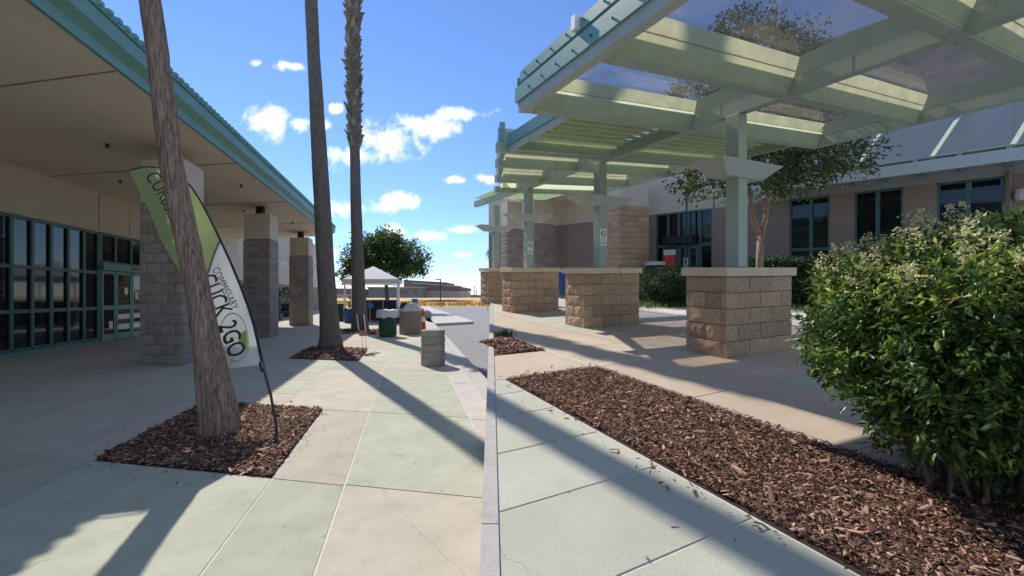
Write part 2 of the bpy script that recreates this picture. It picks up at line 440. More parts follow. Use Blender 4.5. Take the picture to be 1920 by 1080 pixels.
# text as a mesh: returns list of (verts2d, faces) of a string, height 1
def text2d(s):
    cu = bpy.data.curves.new('lettering', 'FONT'); cu.body = s; cu.align_x = 'CENTER'; cu.align_y = 'CENTER'; cu.resolution_u = 3
    o = bpy.data.objects.new('lettering', cu); COL.objects.link(o)
    dg = bpy.context.evaluated_depsgraph_get()
    me = bpy.data.meshes.new_from_object(o.evaluated_get(dg))
    v = [(p.co.x, p.co.y) for p in me.vertices]; f = [tuple(p.vertices) for p in me.polygons]
    bpy.data.objects.remove(o); bpy.data.curves.remove(cu); bpy.data.meshes.remove(me)
    return v, f
def lettering(s, fn, m, parent, name='lettering', bold=0.0):
    v, f = text2d(s)
    mb = MB(); mb.v = [Vector(fn(x, y)) for x, y in v]; mb.f = f
    if bold:
        for dx, dy in ((bold, 0), (-bold, 0), (0, bold), (0, -bold)):
            n = len(mb.v); mb.v += [Vector(fn(x + dx, y + dy)) + Vector((0, -.0007 * (1 + len(mb.v) // len(v)), 0)) for x, y in v]; mb.f += [tuple(i + n for i in q) for q in f]
    return mb.build(name, m, parent)

# split face block veneer on the four sides of a rectangular pier or pillar
_bm = {}
def block_mesh(key, e1, e2, e3, m, rough):
    if key in _bm: return _bm[key]
    r = random.Random(str(key)); nx, nz_ = 4, 3
    V, Fc = [], []
    for k in range(nz_ + 1):
        for i in range(nx + 1):
            edge = i in (0, nx) or k in (0, nz_)
            d = r.uniform(-.3, .1) if edge else r.uniform(.3, 1.0)
            V.append(e1 * (i / nx) + e3 * (k / nz_) - e2.normalized() * d * rough)
    for k in range(nz_):
        for i in range(nx):
            a = k * (nx + 1) + i
            Fc.append((a, a + 1, a + nx + 2, a + nx + 1))
    n = len(V)
    V += [e2, e1 + e2, e1 + e2 + e3, e2 + e3]
    c = [0, nx, (nz_ + 1) * (nx + 1) - 1, nz_ * (nx + 1)]
    Fc.append((n, n + 3, n + 2, n + 1))
    bot = list(range(0, nx + 1)); top = [nz_ * (nx + 1) + i for i in range(nx + 1)]
    lf = [k * (nx + 1) for k in range(nz_ + 1)]; rt = [k * (nx + 1) + nx for k in range(nz_ + 1)]
    Fc.append(tuple(bot[::-1] + [n, n + 1])); Fc.append(tuple(top + [n + 2, n + 3]))
    Fc.append(tuple(lf + [n + 3, n])); Fc.append(tuple(rt[::-1] + [n + 1, n + 2]))
    me = bpy.data.meshes.new('block'); me.from_pydata([tuple(v) for v in V], [], Fc); me.materials.append(m); me.update()
    _bm[key] = me; return me
def veneer(parent, P, eu, ev, du, dv, h0, h1, course, blen, m, tag, rough=.018, th=.07, sides='flbr'):
    """P: front left base corner; ev = across (front), eu = depth; blocks stand proud of the core"""
    nc = max(1, round((h1 - h0) / course)); ch = (h1 - h0) / nc; g = .008
    for side in sides:
        if side == 'f': o, t, nrm, ln = P, ev, eu, dv
        elif side == 'l': o, t, nrm, ln = P + eu * du, -eu, ev, du
        elif side == 'b': o, t, nrm, ln = P + eu * du + ev * dv, -ev, -eu, dv
        else: o, t, nrm, ln = P + ev * dv, eu, -ev, du
        if side in 'lr':
            o = o + t * th; ln -= 2 * th
        for c in range(nc):
            nb = max(1, round(ln / blen)); bl = ln / nb
            cuts = [0.0]
            x = bl if c % 2 == 0 else bl / 2
            while x < ln - bl * .3: cuts.append(x); x += bl
            cuts.append(ln)
            for i in range(len(cuts) - 1):
                w = cuts[i + 1] - cuts[i]
                key = (tag, side, round(w, 3), (c * 3 + i) % 4)
                me = block_mesh(key, t * (w - g), nrm * th, Z * (ch - g), m, rough)
                inst('block', me, parent, o + t * (cuts[i] + g / 2) + Z * (h0 + c * ch + g / 2))

# ================================================================== SETTING
# ---------------- open ground, car park
MB().poly([(-900, -60, -.2), (900, -60, -.2), (900, 1500, -.2), (-900, 1500, -.2)]).build('dry_field', M['field'], origin=(0, 0, -.2))['kind'] = 'structure'
ro = MB().poly([LP(-12, 1.3, -.13), LP(-12, 60, -.13), Vector((60, 58, -.13)), Vector((-15.5, 58, -.13))]).build('car_park_asphalt', M['asphalt'], origin=(0, 0, -.13)); ro['kind'] = 'structure'
# field grass tufts along the lot's far edge
n = 2600
P = np.stack([rng.uniform(-70, 12, n), 58.3 + rng.exponential(9, n), np.full(n, -.2)], 1)
V, Fq = leaves(P, .75, .16, D=np.tile([0, 0, 2.0], (n, 1)))
prop(npmesh('dry_grass', V, Fq, M['field']), 'tall golden dry grass in the open field beyond the car park', 'grass', kind='stuff')

# ---------------- left walkway: slabs in strips along the shop front
walk = structure('shopfront_walkway')
left = lambda p: -SEAM * p.y - .05 - p.x
def sheet(polyXY, z, name, m, parent=None):
    o = MB().prism([Vector((p.x, p.y, z - .25)) for p in polyXY], Z * .25).build(name, m, parent)
    return o
sheet(clip([LP(-6, -9.95), LP(-6, 1.42), LP(46, 1.42), LP(46, -9.95)], left), -.005, 'slab_bed', M['joint'], walk)
def strip(b0, b1, rows):
    for a0, a1, m in rows:
        slab(clip([LP(a0, b0), LP(a0, b1), LP(a1, b1), LP(a1, b0)], left), M[m], walk)
g_, t_ = 'green', 'tan'
strip(-.51, .75, [(-3, -1, g_), (-1, 1.05, g_), (1.05, 3.07, t_), (3.07, 5.06, g_), (5.06, 8.1, g_), (8.1, 8.9, t_), (8.9, 11.1, g_), (11.1, 13.1, g_), (13.1, 15.2, t_), (15.2, 17.4, g_), (17.4, 20, t_), (20, 23, 'pale'), (23, 27, 'pale'), (27, 32, 'pale'), (32, 39, 'pale'), (39, 46, 'pale')])
strip(-1.12, -.51, [(-3, -1, t_), (-1, 1.05, g_), (1.05, 3.05, g_), (3.05, 5.05, t_)])
strip(-1.72, -.51, [(5.05, 7.9, t_), (7.9, 8.95, g_)])
strip(-1.14, -.51, [(8.95, 11.05, t_)])
strip(-2.88, -.51, [(11.05, 13.1, t_)])
strip(-1.1, -.51, [(13.1, 15.3, t_), (15.3, 17.4, t_)])
strip(-2.88, -1.1, [(13.1, 15.3, t_)])
strip(-2.88, -.51, [(17.4, 20, t_), (20, 24, 'pale'), (24, 29, 'pale'), (29, 36, 'pale'), (36, 46, 'pale')])
strip(-2.88, -1.12, [(-3, -1, g_), (-1, 1.05, t_), (1.05, 3.05, g_)])
strip(-2.88, -1.72, [(5.05, 5.75, t_), (5.75, 6.7, g_), (6.7, 7.4, g_), (7.4, 7.9, t_), (7.9, 8.95, g_)])
for k, (b0, b1) in enumerate([(-4.6, -2.88), (-6.3, -4.6), (-8.1, -6.3), (-9.93, -8.1)]):
    a = -3.0; i = 0
    cuts = [-3, -1, 1.05, 3.05, 5.05, 7, 8.95, 11.05, 13.1, 15.3, 17.4, 20, 23, 26, 30, 36, 46]
    strip(b0, b1, [(cuts[j], cuts[j + 1], (g_ if (j + k) % 2 == 0 else t_) if cuts[j] > 3 else (g_ if k < 1 or (j + k) % 2 else t_)) for j in range(len(cuts) - 1)])
strip(.75, 1.1, [(x, x + 2.0, 'pale') for x in np.arange(-3, 25, 2.0)])
# kerb between walkway and car park
for x in np.arange(-3, 24.6, 3.0):
    slab(clip([LP(x, 1.1), LP(x, 1.42), LP(x + 3, 1.42), LP(x + 3, 1.1)], left), M['kerb'], walk, 'kerb_stone', .14, .004)
# raised pavement point that reaches into the car park
pen = [gl(x, y) for x, y in [(818, 606.5), (888, 603), (876, 597.5), (812, 577.5), (804, 574.6), (770, 574.6), (750, 590)]]
slab(pen, M['pale'], walk, 'pavement_point', .14, 0)
# planting cut-outs filled with bark mulch
def chips(name, fn, n, size, label, zf=.0):
    s = rng.uniform(0, 1, (n, 2)); P = np.array([fn(x, y) for x, y in s]); P[:, 2] += rng.uniform(0, .035, n) + zf
    az = rng.uniform(0, 2 * np.pi, n); el = rng.normal(0, .35, n); L = size * rng.lognormal(-.1, .45, n); w = L * rng.uniform(.22, .5, n)
    d = np.stack([np.cos(az) * np.cos(el), np.sin(az) * np.cos(el), np.sin(el)], 1)
    sd_ = np.cross(d, rng.normal(size=(n, 3)) * .45 + [0, 0, 1]); sd_ /= np.linalg.norm(sd_, axis=1)[:, None]
    up = np.cross(sd_, d)
    a = d * L[:, None] / 2; b = sd_ * w[:, None] / 2; c = up * (w * .25)[:, None]
    V = np.stack([P - a - b, P + a - b * .6, P + a * 1.1 + b, P - a * .9 + b * .8, P - a * .8 + c, P + a * .8 + c], 1).reshape(-1, 3)
    i = np.arange(n)[:, None] * 6
    Fq = np.concatenate([i + [[0, 1, 5, 4]], i + [[2, 3, 4, 5]]], 1).reshape(-1, 4)
    o = npmesh(name, V, Fq, M['chip']); return prop(o, label, 'mulch', kind='stuff')
def bed(a0, a1, b0, b1, n, size, label):
    g = .012
    MB().poly([LP(a0 + g, b0 + g, -.001), LP(a0 + g, b1 - g, -.001), LP(a1 - g, b1 - g, -.001), LP(a1 - g, b0 + g, -.001)]).build('planting_soil', M['soil'])['kind'] = 'structure'
    chips('bark_mulch', lambda x, y: LP(a0 + .02 + (a1 - a0 - .04) * x, b0 + .02 + (b1 - b0 - .04) * y), n, size, label)
bed(3.05, 5.05, -2.88, -1.12, 26000, .030, 'reddish bark mulch filling the square bed round the leaning palm')
bed(8.95, 11.05, -2.88, -1.14, 6500, .055, 'bark mulch in the small bed round the straight dark palm')
bed(15.3, 17.4, -2.88, -1.1, 1500, .09, 'bark mulch in the farthest palm bed by the green bin')

sp_ = []
for (a0, a1, b0, b1) in ((3.05, 5.05, -2.88, -1.12), (8.95, 11.05, -2.88, -1.14)):
    for i in range(70):
        q = random.random(); e_ = abs(random.gauss(0, .12)) + .01; side = i % 4
        sp_.append(LP(a0 - e_, b0 + (b1 - b0) * q, .002) if side == 0 else LP(a1 + e_, b0 + (b1 - b0) * q, .002) if side == 1 else LP(a0 + (a1 - a0) * q, b0 - e_, .002) if side == 2 else LP(a0 + (a1 - a0) * q, b1 + e_, .002))
SPILL = sp_
# ---------------- right terrace on its slope
terr = structure('terrace_pavement')
right = lambda p: p.x + SEAM * p.y - .03
def tz(p): return Vector((p.x, p.y, T0 + SL * p.y))
base = clip([Vector((-6, -3, 0)), Vector((30, -3, 0)), Vector((30, 34, 0)), Vector((-6, 34, 0))], right)
base = clip(base, lambda p: 27 - p.y)
MB().poly([(-30, -40, -.11), (40, -40, -.11), (40, -3.2, -.11), (-30, -3.2, -.11)]).build('bounce_forecourt', M['pale'], origin=(0, 0, -.11))['kind'] = 'structure'  # unseen pale ground behind the camera, added to bounce light into the shade
mb = MB(); mb.prism([tz(p) - Z * 2.6 for p in base], Z * (2.6 - .005)); mb.build('terrace_base', M['joint'], terr)
def tstrip(b0, b1, cuts, cols):
    for i in range(len(cuts) - 1):
        slab(clip([RP(cuts[i], b0), RP(cuts[i], b1), RP(cuts[i + 1], b1), RP(cuts[i + 1], b0)], right), M[cols[i % len(cols)]], terr)
A1 = [-2.86, -1.72, -1.15, -.58, 0, .62, 1.2, 1.77, 2.33, 2.9, 3.42, 3.87]
tstrip(-2.4, .58, A1, ['tgreen']); tstrip(.58, 1.86, A1, ['tgreen'])
tstrip(-3, 3.06, [3.87, 4.95], ['ttan'])
tstrip(-3, 3.06, [8.2, 9.6, 11, 12.4, 13.8, 15.2, 17, 19, 22, 26], ['ttan', 'tgreen'])
A2 = [-2.5, -1.2, .1, 1.34, 2.56, 3.87, 4.95, 6.2, 7.4, 8.6, 9.9, 11.2, 12.5, 13.8, 15.2, 17, 19, 22]
tstrip(3.10, 4.35, A2, ['ttan'])
tstrip(4.35, 6.45, A2, ['tgreen', 'ttan', 'tgreen', 'tgreen', 'ttan'])
tstrip(6.45, 8.5, A2, ['pale']); tstrip(8.5, 10.6, A2[:9], ['pale'])
tstrip(10.6, 11.2, A2[:7], ['pale'])
for (a0, a1, b0, b1, n, lab) in [(-1.4, 3.87, 1.86, 3.06, 72000, 'dark red brown bark mulch in the long bed in front of the leafy bush'), (4.95, 8.2, .2, 3.06, 6000, 'bark mulch in the short bed beyond the tan crossing at the terrace edge')]:
    q = clip([RP(a0 + .01, b0 + .01, -.001), RP(a0 + .01, b1 - .01, -.001), RP(a1 - .01, b1 - .01, -.001), RP(a1 - .01, b0 + .01, -.001)], right)
    MB().poly(q).build('planting_soil', M['soil'])['kind'] = 'structure'
    def fn(x, y, a0=a0, a1=a1, b0=b0, b1=b1):
        p = RP(a0 + .03 + (a1 - a0 - .06) * x, b0 + .03 + (b1 - b0 - .06) * y)
        if right(p) < .05: p = RP(a0 + .03 + (a1 - a0 - .06) * x, b1 - .1 - .9 * random.random() * .6)
        if right(p) < .05: p = RP(a0 + .2 + random.random() * .8, b1 - .1 - random.random() * .5)
        return p
    chips('bark_mulch', fn, n, .020 if n > 9000 else .045, lab)
for i in range(150):
    q = random.random(); e_ = abs(random.gauss(0, .10)) + .01
    SPILL.append(RP(-1 + 4.87 * q, 1.86 - e_, .003) if i % 3 else RP(3.87 + e_, 1.86 + 1.2 * q, .003))
it = iter(SPILL)
chips('bark_mulch', lambda x, y: next(it), len(SPILL), .03, 'loose bark chips kicked out of the beds on to the paving', -.012)
# concrete edging of the beds
for (a0, a1) in ((-2.4, .6), (.6, 2.56), (2.56, 3.87)):
    slab([RP(a0, 3.06), RP(a0, 3.10), RP(a1, 3.10), RP(a1, 3.06)], M['kerb'], terr, 'edging', .08, .002)
# lawn strip by the building
q = [RP(-2, 11.2, -.01), RP(7.4, 11.2, -.01), RP(7.4, 10.6, -.01), RP(8.6, 8.6, -.01), RP(14, 8.6, -.01), RP(14, 15, -.01), RP(-2, 17, -.01)]
MB().poly(q).build('lawn_soil', M['soil'])['kind'] = 'structure'
def grassfn(n):
    out = []
    while len(out) < n:
        a, b = random.uniform(-1, 13.5), random.uniform(8.6, 13)
        if a < 7.4 and b < 11.2: continue
        if a < 8.6 and b < 10.7: continue
        out.append(RP(a, b, -.01))
    return np.array(out)
P = grassfn(9000)
V, Fq = leaves(P, .16, .1, D=np.tile([0, 0, 1.6], (len(P), 1)))
prop(npmesh('lawn_grass', V, Fq, M['grass']), 'short uneven grass between the pale path and the hedge', 'grass', kind='stuff')
# low kerb wall that holds the terrace
kw = thing('retaining_kerb', (-.05, 1, 0), 'low pale concrete kerb wall holding the edge of the sloping terrace', 'kerb wall')
yy0 = -2.5
while yy0 < 26.5:
    y1 = yy0 + 1.45
    e = lambda x, y: Vector((-SEAM * y + x, y, -.3))
    top = lambda x, y: Vector((-SEAM * y + x, y, T0 + SL * y + .012))
    n0 = MB(); B_ = [e(-.045, yy0), e(.03, yy0), e(.03, y1 - .008), e(-.045, y1 - .008)]; T_ = [top(-.045, yy0), top(.03, yy0), top(.03, y1 - .008), top(-.045, y1 - .008)]
    n0.v = B_ + T_; n0.f = [(3, 2, 1, 0), (4, 5, 6, 7), (0, 1, 5, 4), (1, 2, 6, 5), (2, 3, 7, 6), (3, 0, 4, 7)]
    n0.build('kerb_stone', M['kerb'], kw)
    yy0 = y1

# ================================================================== LEFT SHOP BUILDING
BW = -9.99; BE = -4.27; BE1 = 21.2
shop = thing('shop_building', LP(0, BW), 'long shop with a deep beige soffit, teal metal eave and block pillars', 'building')
MB().box(LP(-10, BE, 4.5), U1 * (BE1 + 10), V1 * (BW - BE - .3), Z * .12).build('soffit', M['soffit'], shop)
for a in np.arange(-3.1, 21, 4.05):               # control joints in the soffit
    MB().box(LP(a, BE - .05, 4.488), U1 * .02, V1 * (BW - BE + .1), Z * .012).build('soffit_joint', M['stucco2'], shop)
MB().box(LP(-10, BE, 4.47), U1 * (BE1 + 10.05), V1 * .06, Z * .30).build('fascia_board', M['teal'], shop)
MB().prism([LP(-10, BE + .061, 4.62), LP(-10, BE + .20, 4.70), LP(-10, BE + .20, 4.90), LP(-10, BE + .0, 4.90)], U1 * (BE1 + 10.1)).build('gutter', M['teal'], shop)
MB().prism([LP(-10, BE + .23, 4.91), LP(-10, BE + .23, 4.95), LP(-10, BE - 5.6, 7.2), LP(-10, BE - 5.6, 7.16)], U1 * (BE1 + 10.15)).build('roof', M['tealroof'], shop)
rib = MB().prism([LP(0, .26, .04), LP(0, .26, .10), LP(0, -4, 1.715), LP(0, -4, 1.65)], U1 * .07).mesh('roof_rib', LP(0, 0, 0), M['tealroof'])
a = -9.9
while a < BE1:
    inst('roof_rib', rib, shop, LP(a, BE, 4.90)); a += .34
    if a < BE1: inst('roof_rib', rib, shop, LP(a - .17, BE, 4.90))
# the wall: plinth, cream band over the glazing
def wallY(px): return -9.31 / ((px - 960) / F + .2496)
def wa(px):                                        # distance along the wall of a picture column
    y = wallY(px); return (y - BW * V1.y) / U1.y
MB().box(LP(-10, BW - .35, -.02), U1 * 14, V1 * .35, Z * 4.5).build('wall', M['stucco'], shop)
a0, a1 = 4.0, wa(268)
MB().box(LP(4.0, BW - .35, 3.33), U1 * 46, V1 * .35, Z * 3.2).build('wall', M['stucco'], shop)
a = 4.0
for a in [4.0, wa(107) - 2.8, wa(185), wa(243), wa(243) + 2.0, wa(243) + 4.0, 21, 23, 25, 27, 29, 31, 33, 36, 40]:
    MB().box(LP(a, BW - .02, 3.40), U1 * .03, V1 * .026, Z * 1.09).build('wall_joint', M['stucco2'], shop)
MB().box(LP(4.0, BW - 1.0, -.02), U1 * 20, V1 * .1, Z * 3.3).build('interior_wall', M['black'], shop)
MB().box(LP(18.0, BW - .35, -.02), U1 * 32, V1 * .345, Z * 2.3).build('lower_wall', M['stucco2'], shop)
MB().box(LP(18.0, BW - .35, 2.28), U1 * 32, V1 * .352, Z * 1.05).build('wall', M['stucco'], shop)
MB().box(LP(4.0, BW - .1, -.02), U1 * 14, V1 * .16, Z * .105).build('plinth', M['teal'], shop)
def window(parent, us, zs, P0, eu, n, fr=.06, dep=.09, mfr='frame', mp='pane', skip=()):
    """frame with panes: us, zs grid lines along eu and up; n = outward normal"""
    w = MB()
    for x in us: w.box(P0 + eu * (x - fr / 2) + Z * zs[0], eu * fr, n * dep, Z * (zs[-1] - zs[0]))
    for z in zs:
        for i in range(len(us) - 1):
            w.box(P0 + eu * (us[i] + fr / 2) + Z * (z - fr / 2), eu * (us[i + 1] - us[i] - fr), n * (dep * .9), Z * fr)
    f = w.build('window', M[mfr], parent)
    for i in range(len(us) - 1):
        for k in range(len(zs) - 1):
            if (i, k) in skip: continue
            g = MB().box(P0 + eu * (us[i] + fr / 2 + .003) + Z * (zs[k] + fr / 2 + .003) + n * .02, eu * (us[i + 1] - us[i] - fr - .006), n * .015, Z * (zs[k + 1] - zs[k] - fr - .006))
            g.build('pane', M[mp], f)
    return f
wb = wa(136) - wa(107)
lefts = [wa(182) - .02 - wb * k * 1.07 for k in range(8, -1, -1)]
window(shop, lefts, [.12, 1.03, 2.1, 3.28], LP(0, BW, 0), U1, V1, .085)
d0 = wa(186); d1 = wa(213.5); d2 = wa(243); d3 = d2 + (d2 - d1); d4 = d3 + (d1 - d0)
window(shop, [d0, d1, d2, d3, d4], [2.42, 3.28], LP(0, BW, 0), U1, V1, .085)
MB().box(LP(d0 - .03, BW + .0, 2.19), U1 * (d4 - d0 + .06), V1 * .22, Z * .2).build('door_header', M['teal'], shop)
MB().box(LP(d2 - .15, BW + .221, 2.27), U1 * .3, V1 * .03, Z * .05).build('door_sensor', M['black'], shop)
for x0, x1 in ((d0, d1), (d1, d2), (d2, d3), (d3, d4)):
    f = MB()
    for x in (x0 + .02, x1 - .09): f.box(LP(x, BW + .05, .03), U1 * .07, V1 * .05, Z * 2.14)
    for z, h in ((.03, .2), (.98, .12), (2.07, .1)): f.box(LP(x0 + .09, BW + .052, z), U1 * (x1 - x0 - .18), V1 * .045, Z * h)
    f = f.build('sliding_door', M['teal'], shop)
    for z0, z1 in ((.235, .975), (1.105, 2.065)):
        MB().box(LP(x0 + .092, BW + .07, z0), U1 * (x1 - x0 - .184), V1 * .012, Z * (z1 - z0)).build('pane', M['pane'], f)
    if x0 > d0:
        for z0, z1 in ((.34, .5), (.66, .82)):
            MB().box(LP(x0 + .1, BW + .0825, z0), U1 * (x1 - x0 - .2), V1 * .004, Z * (z1 - z0)).build('white_band', M['white'], f)
for (x, z) in ((d2 - .35, 1.45), (d1 - .3, .4), (d2 + .2, 1.3)):
    MB().box(LP(x, BW + .0825, z), U1 * .16, V1 * .005, Z * .22).build('door_notice', M['white'], shop)
window(shop, [18.4, 19.6, 20.8, 22.0], [.12, 1.0, 2.1], LP(0, BW + .01, 0), U1, V1, .08)
for px in (206, 110, 470, 515):                    # little sprinklers in the soffit
    pass
for (a, b) in ((7.4, -6.6), (9.8, -8.3), (10.9, -5.0), (14.2, -6.4), (16.8, -5.2), (5.3, -8.2)):
    MB().lathe(LP(a, b, 4.43), [(.02, 0), (.05, .012), (.018, .025), (.018, .05), (.045, .058), (.045, .07)], 10).build('sprinkler', M['black'], shop)
# pillars of split block with a cream head
PW, PD = 1.06, .95
for k, X0 in enumerate((-7.64, -9.15, -10.65)):
    Y0 = (8.5, 14.1, 19.8)[k]
    pc = Vector((X0, Y0, 0))
    p = MB().box(pc + U1 * .06 + V1 * .06, U1 * (PD - .12), V1 * (PW - .12), Z * 3.32).build('pillar', M['mortar'], shop)
    veneer(p, pc, U1, V1, PD, PW, 0, 3.30, .206, .42, M['gblock'], 'shop')
    MB().box(pc + U1 * .02 + V1 * .02 + Z * 3.325, U1 * (PD - .04), V1 * (PW - .04), Z * .86).build('pillar_head', M['stucco'], p)
    MB().box(pc + U1 * .35 + V1 * .35 + Z * 4.185, U1 * .25, V1 * .3, Z * .314).build('pillar_neck', M['black'], p)
# white channel letters on the far wall
la = (31 - BW * V1.y) / U1.y
lettering('COMMISSARY', lambda x, y: LP(la + .18 + x * .74, BW + .05, 3.66 + y * .85), M['white'], shop, bold=.02)
# wall camera between first two pillars
MB().tube([LP(19.5, BW + .05, 3.2), LP(19.4, BW + .35, 3.15)], .08, 8).build('wall_lamp', M['black'], shop)

# ================================================================== PALMS
def palm(label, base, path, rad, m, seg=40, sub=10, stubs=None, crown_z=1.5, fr=26, rough=.012):
    t = thing('palm_tree', base, label, 'palm tree', 'tall palms along the shopfront walkway')
    # dense path
    P, R = [], []
    for i in range(len(path) - 1):
        k = max(2, int((Vector(path[i + 1]) - Vector(path[i])).length * sub))
        for j in range(k):
            f = j / k; P.append(Vector(path[i]).lerp(Vector(path[i + 1]), f)); R.append(rad[i] * (1 - f) + rad[i + 1] * f)
    P.append(Vector(path[-1])); R.append(rad[-1])
    mb = MB().tube(P, R, seg)
    for i, p in enumerate(P):
        for j in range(seg):
            v = mb.v[i * seg + j]; d = v - p
            a = j / seg * 6.283
            nz = mnoise.noise(Vector((math.cos(a) * 7, math.sin(a) * 7, p.z * .9))) + .5 * mnoise.noise(Vector((math.cos(a) * 2, math.sin(a) * 2, p.z * 6)))
            mb.v[i * seg + j] = p + d * (1 + nz * rough / max(R[i], .05) * 1.1)
    mb.build('trunk', m, t, smooth=True)
    if stubs:
        z0, z1, n, sz = stubs; s = MB()
        for i in range(n):
            z = z0 + (z1 - z0) * (i + random.uniform(-3, 3)) / n; a = i * 2.39996 + random.uniform(-.5, .5); sz = stubs[3] * random.uniform(.6, 1.35)
            k = min(range(len(P)), key=lambda q: abs(P[q].z - z)); p = P[k]; r = R[k]
            d = Vector((math.cos(a), math.sin(a), 0)); sd_ = Vector((-d.y, d.x, 0))
            q = p + d * r * .85; tip = q + d * sz * random.uniform(.6, 1.1) + Z * sz * random.uniform(.6, 1.6)
            w = sz * .55
            n0 = len(s.v); s.v += [q - sd_ * w - Z * sz * .5, q + sd_ * w - Z * sz * .5, tip + sd_ * w * .25, tip - sd_ * w * .25, q + Z * sz * .8]
            s.f += [(n0, n0 + 1, n0 + 2, n0 + 3), (n0 + 3, n0 + 2, n0 + 4), (n0, n0 + 3, n0 + 4), (n0 + 1, n0 + 4, n0 + 2)]
        o = s.build('leaf_bases', M['stub'], t); o['kind'] = 'stuff'
    top = Vector(path[-1]); c = []
    VV = []; FF = []; off = 0
    for i in range(fr):
        a = i * 2.39996; up = random.uniform(-.5, 1.1); L = random.uniform(1.3, 1.9)
        d = Vector((math.cos(a), math.sin(a), up)).normalized()
        stem = top + d * L
        for j in range(22):
            th = (j / 21 - .5) * 2.6
            sd_ = d.cross(Z).normalized(); dd = (d * math.cos(th) + sd_ * math.sin(th) - Z * .25).normalized()
            ln = 1.0 * (1 - abs(j / 21 - .5) * .7); w = d.cross(dd).cross(dd); w = (sd_ * math.cos(th) - d * math.sin(th)).normalized() * .03
            VV += [stem - w, stem + w, stem + dd * ln - Z * .2]; FF.append((off, off + 1, off + 2)); off += 3
        w = d.cross(Z).normalized() * .025
        VV += [top - w, top + w, stem + w * .6, stem - w * .6]; FF += [(off, off + 1, off + 2), (off, off + 2, off + 3)]; off += 4
    npmesh('crown', np.array([tuple(v) for v in VV]), np.array(FF), M['frond'], t)
    return t
b1 = Vector((-2.98, 4.23, -.02))
palm('thick brown palm trunk leaning left in front of the feather flag', b1,
     [b1, (-2.985, 4.23, .10), (-3.06, 4.24, .55), (-3.13, 4.25, .94), (-3.23, 4.25, 1.48), (-3.50, 4.26, 2.75), (-3.65, 4.27, 3.9), (-3.95, 4.27, 6), (-4.9, 4.27, 13)],
     [.190, .178, .150, .122, .104, .100, .088, .085, .085], M['palm'], 96, 24, rough=.012)
b2 = Vector((-4.77, 10.9, -.02))
palm('straight dark palm in the second mulch bed by the middle pillar', b2,
     [b2, (-4.78, 10.9, .35), (-4.82, 10.9, 1.0), (-4.9, 10.9, 2.1), (-5.0, 10.9, 4), (-5.22, 10.9, 7.8), (-5.85, 10.9, 21)],
     [.33, .26, .225, .215, .20, .155, .14], M['palm2'], 36, 8)
b3 = Vector((-5.94, 16.2, -.02))
palm('farthest palm with a shaggy sleeve of leaf bases high on its trunk', b3,
     [b3, (-5.95, 16.2, .5), (-6.0, 16.2, 2), (-6.1, 16.2, 5), (-6.15, 16.2, 7.3), (-6.15, 16.2, 7.6), (-6.2, 16.2, 11), (-6.4, 16.2, 27)],
     [.36, .29, .24, .2, .18, .24, .25, .25], M['palm2'], 28, 5, stubs=(7.3, 19.5, 420, .17))

# ================================================================== FEATHER FLAG
def fy(py): return float(np.interp(py, [310, 420, 560, 650, 690, 760, 838], [4.95, 4.85, 4.68, 4.58, 4.40, 4.1, 3.84]))
def fp(px, py, off=0.0):
    p = at(px, py, fy(py)); return p + Vector((.0, -off, 0))
flag = thing('feather_flag', fp(522, 838), 'green and white feather flag on a black pole reading COMMISSARY CLICK 2GO', 'flag')
pole_px = [(523, 838), (519, 795), (509, 740), (496, 690), (488, 655), (478, 610), (466, 572), (450, 530), (432, 488), (413, 447), (395, 410), (378, 378), (360, 350), (335, 328), (305, 315), (272, 313), (245, 320)]
MB().tube([fp(x, y, .012) for x, y in pole_px], [.011, .011, .013, .015, .016, .016, .015, .014, .013, .012, .011, .010, .0095, .009, .008, .007, .006], 8).build('pole', M['black'], flag, smooth=True)
MB().tube([fp(494, 694, .012), fp(491, 680, .012)], .024, 8).build('collar', M['black'], flag)
MB().tube([fp(519, 812, .02), fp(523, 838, .02)], .018, 8).build('ground_spike', M['black'], flag)
edge = [(490, 684), (478, 612), (466, 574), (450, 532), (432, 490), (413, 449), (395, 412), (378, 380), (360, 352), (335, 330), (305, 317), (272, 315), (245, 321)]
free = [(429, 690), (424, 672), (410, 640), (390, 605), (365, 565), (347, 533), (335, 510), (318, 478), (300, 444), (283, 409), (268, 376), (255, 347), (244, 323)]
NX = 14
def flag_uv(i, s):                                 # i along the pole (float), s across
    k = min(int(i), len(edge) - 2); f = i - k
    e = np.array(edge[k]) * (1 - f) + np.array(edge[k + 1]) * f; r = np.array(free[k]) * (1 - f) + np.array(free[k + 1]) * f
    return e * (1 - s) + r * s
def rip(px, py): return .016 * math.sin(px * .045 + py * .028) + .008 * math.sin(px * .11 - py * .05)
ZB = [0, 4.95, 5.12, 12]                            # white, dark stripe, green (boundary slants)
zones = {'flag_w': MB(), 'flag_s': MB(), 'flag_g': MB()}
def slant(s): return 1.15 * s
NI = 60
for zi, key in enumerate(('flag_w', 'flag_s', 'flag_g')):
    mb = zones[key]
    for q in range(NI):
        for x in range(NX):
            s0, s1 = x / NX, (x + 1) / NX
            def row(s, t):
                lo = 0 if zi == 0 else ZB[zi] - slant(s); hi = 12 if zi == 2 else ZB[zi + 1] - slant(s)
                return lo + (hi - lo) * t
            pts = []
            for (s, t) in ((s0, q / NI), (s1, q / NI), (s1, (q + 1) / NI), (s0, (q + 1) / NI)):
                px, py = flag_uv(min(row(s, t), 11.999), s); pts.append(fp(px, py, rip(px, py)))
            mb.poly(pts)
    mb.build({'flag_w': 'white_cloth', 'flag_s': 'grey_stripe', 'flag_g': 'green_cloth'}[key], M[key], flag, smooth=True)
